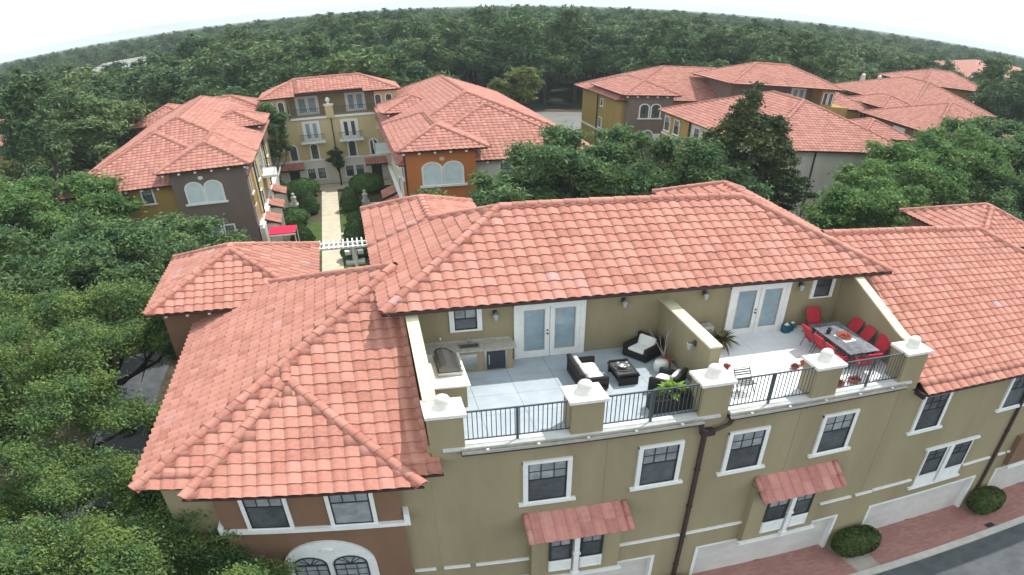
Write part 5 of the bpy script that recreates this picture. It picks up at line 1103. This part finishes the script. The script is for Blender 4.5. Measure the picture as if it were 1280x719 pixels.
# dining set
t = thing('dining_table', 'long weathered dark plank dining table on the right terrace', 'table', (13.82, 2.24, ZF))
for i in range(7): MB().box(13.30+i*.149, 13.30+i*.149+.142, 1.12+.01*(i % 3), 3.36-.012*(i % 2), ZF+.70, ZF+.745).build('plank', 'wood_dark', t)
for x in (13.36, 14.20):
    for y in (1.25, 3.2): MB().box(x, x+.08, y, y+.08, ZF, ZF+.698).build('leg', 'sash_dark', t)
[MB().box(13.38, 14.26, q, q+.03, ZF+.60, ZF+.697).build('apron', 'sash_dark', t) for q in (1.22, 3.27)]
def patio_chair(label):
    t = thing('dining_chair', label, 'chair'); 
    for x in (-1, 1):
        f = MB(); s_ = x*.27; f.path([(s_, -.27, 0), (s_, -.22, .40), (s_, -.24, .62)], [.014]*3, 6); f.path([(s_, .30, 0), (s_, .20, .42), (s_, .24, .62), (s_*.95, .42, 1.02)], [.014]*4, 6); f.path([(s_, -.26, .63), (s_, .24, .63)], [.018, .018], 6); f.build('side_frame', 'iron', t)
    [MB().tube((-.26, a_, b_), (.26, a_, b_), .012).build('crossbar', 'iron', t) for a_, b_ in ((-.2, .40), (.2, .40), (.42, 1.02))]
    MB().rbox(Tm(0, -.01, .455), .245, .245, .04, .025).build('seat_cushion', 'cushion_red', t); MB().rbox(Tm(0, .315, .78, 0, -.43), .245, .035, .33, .025).build('back_cushion', 'cushion_red', t); return t
ch = patio_chair('red cushioned chair at the wall end of the dining table'); ch['group'] = 'red cushioned chairs round the dining table'; index_children(ch); place(ch, 13.80, 3.66, ZF, 0)
for lb, x, y, a in (('red cushioned chair farthest back on the left side of the dining table', 13.22, 2.80, 90), ('red cushioned chair in the middle of the left side of the dining table', 13.20, 2.12, 92), ('red cushioned chair nearest the railing on the left side of the table', 13.18, 1.45, 88),
                    ('red cushioned chair farthest back along the sloping terrace wall', 14.30, 2.86, -90), ('red cushioned chair in the middle along the sloping terrace wall', 14.29, 2.20, -93), ('red cushioned chair turned out at the front right corner of the table', 14.42, 1.38, -72), ('red cushioned chair at the railing end of the dining table', 13.72, .98, 176)):
    dup(ch, (x, y, ZF), rad(a), lb)
t = thing('placemat', 'white mat lying in the middle of the dining table', 'mat', (13.82, 2.2, ZF+.745)); MB().rbox(Tm(13.82, 2.2, ZF+.752, .12), .21, .29, .005).build('mat', 'white_paint', t)
t = thing('fruit_bowl', 'oval bowl of red fruit on the white table mat', 'bowl', (13.83, 2.3, ZF+.76)); MB().lathe([(.12, 0), (.20, .04), (.23, .09), (.20, .08), (.02, .05)], (13.83, 2.26, ZF+.758), 16, 1, 1.2).build('bowl', 'pot_red', t, smooth=True)
for k in range(11): a = k*2.4; rr = .045*math.sqrt(k+.3); MB().ball((13.83+rr*math.cos(a), 2.26+rr*math.sin(a)*1.2, ZF+.86-.002*k), .042, 8).build('fruit', 'pot_red' if k % 3 else 'flower', t, smooth=True)
t = thing('pitcher', 'dark pitcher beside the fruit bowl on the dining table', 'pitcher', (13.5, 2.66, ZF+.745)); MB().lathe([(.05, 0), (.07, .06), (.06, .15), (.045, .2), (.055, .24)], (13.52, 2.66, ZF+.747), 12).build('body', 'sash_dark', t, smooth=True); MB().path([(13.57, 2.66, ZF+.95), (13.63, 2.66, ZF+.9), (13.58, 2.66, ZF+.8)], [.01]*3, 5).build('handle', 'sash_dark', t)
for lb, x, y, s_ in (('bowl of dark red flowers on the ledge below the right railing, left one', 12.60, .40, .15), ('wider bowl of dark red flowers on the ledge below the right railing', 13.12, .44, .20), ('small pot of red flowers behind the second post from the right', 11.93, 1.70, .13), ('small pot of pinkish flowers beside the post, right of the other pot', 12.30, 1.85, .10), ('small pot of orange flowers beyond the middle post', 10.06, 2.26, .10)):
    t = thing('flower_pot', lb, 'plant', (x, y, ZF)); MB().lathe([(s_*.6, 0), (s_, .13), (s_*.9, .135)], (x, y, ZF), 12).build('pot', 'pot_red', t); V, Fq = leafcloud([(x, y, ZF+.16)], [s_*.85], 170, .05, rng, flat=.5); obj('blossom', npmesh('blossom', V, Fq, 'pot_red' if s_ > .11 else 'flower'), t); V, Fq = leafcloud([(x, y, ZF+.14)], [s_*.8], 90, .06, rng, flat=.4); obj('foliage', npmesh('foliage', V, Fq, 'leaf_hedge'), t)
t = thing('wire_chair', 'thin grey folding chair standing behind the left half of the right terrace railing', 'chair', (9.9, .95, ZF))
m = MB(); 
for x in (9.62, 10.08): m.path([(x, .62, ZF), (x, 1.15, ZF+.85)], [.013]*2, 5); m.path([(x, 1.15, ZF), (x, .66, ZF+.46)], [.013]*2, 5)
m.path([(9.62, 1.15, ZF+.85), (10.08, 1.15, ZF+.85)], [.013]*2, 5); m.build('frame', 'iron', t)
for i in range(5): MB().box(9.62, 10.08, .66+i*.09, .66+i*.09+.06, ZF+.455, ZF+.47).build('slat', 'steel_dark', t)
for i in range(3): MB().box(9.62, 10.08, 1.04+i*.035, 1.05+i*.035, ZF+.62+i*.075, ZF+.67+i*.075).build('back_slat', 'steel_dark', t)
t = thing('lantern', 'teal square lantern standing right of the right french doors', 'lantern', (12.98, 4.1, ZF)); MB().box(12.88, 13.10, 3.99, 4.21, ZF, ZF+.04).build('base', 'teal', t); MB().box(12.88, 13.10, 3.99, 4.21, ZF+.32, ZF+.36).build('top', 'teal', t)
for x, y in ((12.88, 3.99), (13.08, 3.99), (13.08, 4.19), (12.88, 4.19)): MB().box(x, x+.02, y, y+.02, ZF+.04, ZF+.32).build('corner_post', 'teal', t)
MB().box(12.90, 13.08, 4.01, 4.19, ZF+.04, ZF+.32).build('pane', 'teal', t); MB().lathe([(.09, .36), (.03, .42), (.03, .45)], (12.99, 4.1, ZF), 8).build('cap', 'ceramic', t)
t = thing('jug', 'teal glazed jug with a white lid between the lantern and the wall', 'jug', (13.22, 4.16, ZF)); MB().lathe([(.07, 0), (.10, .1), (.09, .25), (.05, .32), (.055, .38)], (13.22, 4.14, ZF), 12).build('body', 'teal', t, smooth=True); MB().lathe([(.06, .38), (.06, .42), (.01, .45)], (13.22, 4.14, ZF), 10).build('lid', 'ceramic', t)
t = thing('white_box', 'small white box on the floor under the small terrace window', 'box', (13.62, 4.2, ZF)); MB().rbox(Tm(13.62, 4.2, ZF+.06), .12, .07, .06, .01).build('body', 'white_paint', t); MB().rbox(Tm(13.62, 4.2, ZF+.125), .125, .075, .006).build('lid', 'white_cap', t)
t = thing('air_conditioner', 'light grey air conditioner unit behind the dividing wall', 'air conditioner', (9.95, 4.0, ZF)); MB().rbox(Tm(9.93, 4.02, ZF+.42), .42, .17, .40, .02).build('casing', 'gutter_grey', t)
for i in range(8): MB().box(9.58, 10.28, 3.838, 3.848, ZF+.12+i*.08, ZF+.15+i*.08).build('grille_slat', 'steel_dark', t)
[MB().box(q, q+.1, 3.9, 4.1, ZF, ZF+.02).build('foot', 'sash_dark', t) for q in (9.55, 10.2)]
t = thing('hose_reel', 'white coiled hose hanging on the end of the dividing wall', 'hose', (9.12, 1.2, ZF+1.0))
m = MB()
for q in range(3):
    pp = [(9.08+.03*q, 1.25+.15*math.cos(a*math.pi/8), ZF+1.05+.22*math.sin(a*math.pi/8)) for a in range(17)]; m.path(pp, [.016]*17, 5)
m.build('coil', 'white_paint', t); MB().box(9.042, 9.10, 1.22, 1.28, ZF+1.1, ZF+1.2).build('bracket', 'steel_dark', t)
# clipped hedges in the lane
def hedge(label, x, y, rx, ry, h, seed):
    rng = np.random.default_rng(seed); t = thing('hedge_bush', label, 'bush', (x, y, .1)); n = 5200
    d = rng.normal(size=(n, 3)); d /= np.linalg.norm(d, axis=1)[:, None]; d = np.sign(d)*np.abs(d)**.72; rr = (.93+.12*rng.random(n))[:, None]
    P = np.array([x, y, .1+h*.52])+d*rr*np.array([rx, ry, h*.5]); nn = d+rng.normal(size=(n, 3))*.5; nn /= np.linalg.norm(nn, axis=1)[:, None]; b = np.cross(nn, rng.normal(size=(n, 3))); b /= np.linalg.norm(b, axis=1)[:, None]; c = np.cross(nn, b); s = .04
    V = np.stack([P-b*s*1.3, P+c*s, P+b*s*1.3, P-c*s], 1).reshape(-1, 3); obj('foliage', npmesh('foliage', V, np.arange(4*n).reshape(-1, 4), 'leaf_hedge'), t)
    MB().lathe([(.55, .02), (.85, .15), (.93, .5), (.85, .85), (.5, .98)], (0, 0, 0), 14).mesh('x')
    m = MB(); m.lathe([(.5, .02), (.82, .2), (.9, .5), (.82, .8), (.5, .96)], (0, 0, 0), 14); m.v = [(x+a*rx, y+b_*ry, .1+c_*h) for a, b_, c_ in m.v]; m.build('inner_foliage', 'leaf_hedge', t)
    MB().tube((x, y, .05), (x, y, .5), .05).build('trunk', 'bark', t)
hedge('clipped dark green bush between the second and third garage doors', 14.78, -.62, .80, .58, 1.45, 1)
hedge('clipped dark green bush between the third and last garage doors', 20.95, -.60, .70, .56, 1.45, 2)
hedge('clipped bush at the lower edge by the downspout', 8.38, -.55, .55, .42, .75, 3)
hedge('clipped bush below the brown bay, in front of the first garage pier', 2.2, -.7, .5, .42, .8, 4)

# ================================================================== the wood behind
rngf = np.random.default_rng(77)
def forest_proto(seed, R, h, leaf, n, size, k, cr, flat=.8):
    rng = np.random.default_rng(seed); cs, rs = crown_clumps(rng, (0, 0, h*.62), (R, R, h*.38), k, cr, low=-.35, lob=4)
    V, Fq = leafcloud(cs, rs, n, size, rng, flat=flat); cm = npmesh('crown', V, Fq, leaf)
    tm = limb_mesh(rng, (0, 0, 0), (0, 0, h*.62), .28, [cs[i] for i in range(5)]).mesh('trunk'); tm.materials.append(MATS['bark']); return tm, cm
PROTO = [forest_proto(101, 4.6, 13.5, 'leaf_forest', 11000, .42, 110, .85), forest_proto(102, 3.8, 15.5, 'leaf_forest', 10500, .40, 110, .8), forest_proto(103, 4.2, 12.5, 'leaf_forest_light', 10500, .40, 105, .82),
         forest_proto(104, 3.4, 16.5, 'leaf_forest', 9500, .38, 115, .7, .5), forest_proto(105, 5.2, 12.5, 'leaf_forest_light', 12000, .44, 110, .95)]
BOX = [(-20, 2, 30, 72), (-2, 19, 30, 66), (25, 50, 32, 76), (48, 74, 42, 76), (70, 95, 70, 86), (-62, -28, 38, 78), (106, 240, 96, 168), (13, 39, 52, 93)]
LANES = [(-58, 236, -30, 138, 15), (-66, 130, -50, 105, 5)]
PH = [13.5, 15.5, 12.5, 16.5, 12.5]
def blocked(x, y, r=3.5):
    for a, b, c, d in BOX:
        if a-r < x < b+r and c-r < y < d+r: return True
    for ax, ay, bx, by, w_ in LANES:
        t_ = max(0, min(1, ((x-ax)*(bx-ax)+(y-ay)*(by-ay))/((bx-ax)**2+(by-ay)**2)))
        if math.hypot(x-ax-t_*(bx-ax), y-ay-t_*(by-ay)) < w_: return True
    for cx, cy, cr in CLEAR:
        if (x-cx)**2+(y-cy)**2 < (cr)**2: return True
    return False
pts = []
def scatter(d0, d1, sp, jit=.42):
    st = sp; out = []
    n = int(d1/st)+1
    for i in range(-n, n+1):
        for j in range(-2, n+1):
            x = i*st+(j % 2)*st/2+rngf.normal()*st*jit*.5; y = j*st*.9+rngf.normal()*st*jit*.5
            dx, dy = x-CAM.x, y-CAM.y; d = math.hypot(dx, dy); a = math.degrees(math.atan2(dx, dy)-YAW)
            if not (d0 <= d < d1) or abs(a) > 52: continue
            if blocked(x, y): continue
            out.append((x, y, d))
    return out
near = [p for p in scatter(66, 235, 6.6) if p[1] > 40]
near.sort(key=lambda p: p[2])
LABK = ['dark green tree of the wood behind the houses, one of the near ones', 'tall dark green tree of the wood behind the houses', 'mid green tree of the wood behind the houses', 'narrow dark pine-like tree of the wood behind the houses', 'broad light green tree of the wood behind the houses']
def hscale(x, y): return 1+.07*math.sin(x*.021+1)+.07*math.sin(y*.017+2)+.05*math.sin((x+y)*.06)
PR_NEAR = []
for i, (x, y, d) in enumerate(near[:300]):
    k = int(rngf.choice(5, p=[.3, .22, .2, .14, .14])); s = .82+.36*rngf.random(); tm, cm = PROTO[k]; s = min(s, (20.6-.011*d)/(PH[k]*hscale(x, y)))
    t = thing('forest_tree', LABK[k], 'tree', (x, y, 1.5), 'trees of the wood behind the houses'); t.rotation_euler = (0, 0, rngf.random()*6.28); t.scale = (s, s, s*hscale(x, y))
    for nm, me in (('trunk', tm), ('crown', cm)):
        o = bpy.data.objects.new(nm, me); C.objects.link(o); o.parent = t
def instance_trees(name, P, meshes, s0):
    """the rest of the wood: one object, instancing tree meshes on points"""
    protos = []
    for k, me in enumerate(meshes):
        pass
    me = bpy.data.meshes.new(name); V = np.array([(x, y, ground_z(x, y) if math.hypot(x, y) > 150 else 1.5) for x, y, d in P], np.float32); me.vertices.add(len(V)); me.vertices.foreach_set('co', V.ravel())
    at = me.attributes.new('sc', 'FLOAT', 'POINT'); at.data.foreach_set('value', np.array([min(s0*(.8+.4*rngf.random())*hscale(x, y), max(.5, (22.5-.0125*d-ground_z(x, y))/16.2)) for x, y, d in P], np.float32))
    ar = me.attributes.new('rz', 'FLOAT', 'POINT'); ar.data.foreach_set('value', (rngf.random(len(P))*6.28).astype(np.float32))
    o = obj(name, me, kind='stuff', label='dense dark green wood reaching to the horizon', cat='wood')
    ng = bpy.data.node_groups.new(name, 'GeometryNodeTree'); ng.interface.new_socket('Geometry', in_out='INPUT', socket_type='NodeSocketGeometry'); ng.interface.new_socket('Geometry', in_out='OUTPUT', socket_type='NodeSocketGeometry')
    n = ng.nodes; l = ng.links; gi = n.new('NodeGroupInput'); go = n.new('NodeGroupOutput'); ip = n.new('GeometryNodeInstanceOnPoints'); gg = n.new('GeometryNodeGeometryToInstance')
    for q in meshes:
        oi = n.new('GeometryNodeObjectInfo'); oi.inputs['Object'].default_value = q; oi.transform_space = 'ORIGINAL'; l.new(oi.outputs['Geometry'], gg.inputs[0])
    l.new(gi.outputs[0], ip.inputs['Points']); l.new(gg.outputs[0], ip.inputs['Instance']); ip.inputs['Pick Instance'].default_value = True
    a1 = n.new('GeometryNodeInputNamedAttribute'); a1.data_type = 'FLOAT'; a1.inputs[0].default_value = 'sc'; a2 = n.new('GeometryNodeInputNamedAttribute'); a2.data_type = 'FLOAT'; a2.inputs[0].default_value = 'rz'
    cx = n.new('ShaderNodeCombineXYZ'); l.new(a2.outputs[0], cx.inputs[2]); l.new(cx.outputs[0], ip.inputs['Rotation']); l.new(a1.outputs[0], ip.inputs['Scale'])
    l.new(ip.outputs[0], go.inputs[0]); md = o.modifiers.new('instances', 'NODES'); md.node_group = ng; return o
crowns = []
seen = set()
for o in bpy.data.objects:
    if o.name.startswith('crown') and o.parent and o.parent.name.startswith('forest_tree') and o.data.name not in seen: seen.add(o.data.name); crowns.append(o)
mid = near[300:]+scatter(235, 520, 8.2)
instance_trees('forest_trees', mid, crowns, .98)
far = scatter(520, 1100, 13.5); vfar = scatter(1100, 2600, 19)
instance_trees('distant_forest_trees', far, crowns, 1.02)
instance_trees('horizon_forest_trees', vfar, crowns, 1.05)
# air
hz = MB().box(-2950, 2950, -300, 3200, -14, 30).mesh('haze'); hm = bpy.data.materials.new('haze_air'); hm.use_nodes = True; t = hm.node_tree; t.nodes.remove(t.nodes['Principled BSDF'])
pv = t.nodes.new('ShaderNodeVolumePrincipled'); pv.inputs['Color'].default_value = (.78, .88, .90, 1); pv.inputs['Density'].default_value = 0.0004; pv.inputs['Anisotropy'].default_value = .2; t.links.new(pv.outputs[0], t.nodes['Material Output'].inputs['Volume'])
hz.materials.append(hm); obj('haze', hz, kind='stuff')
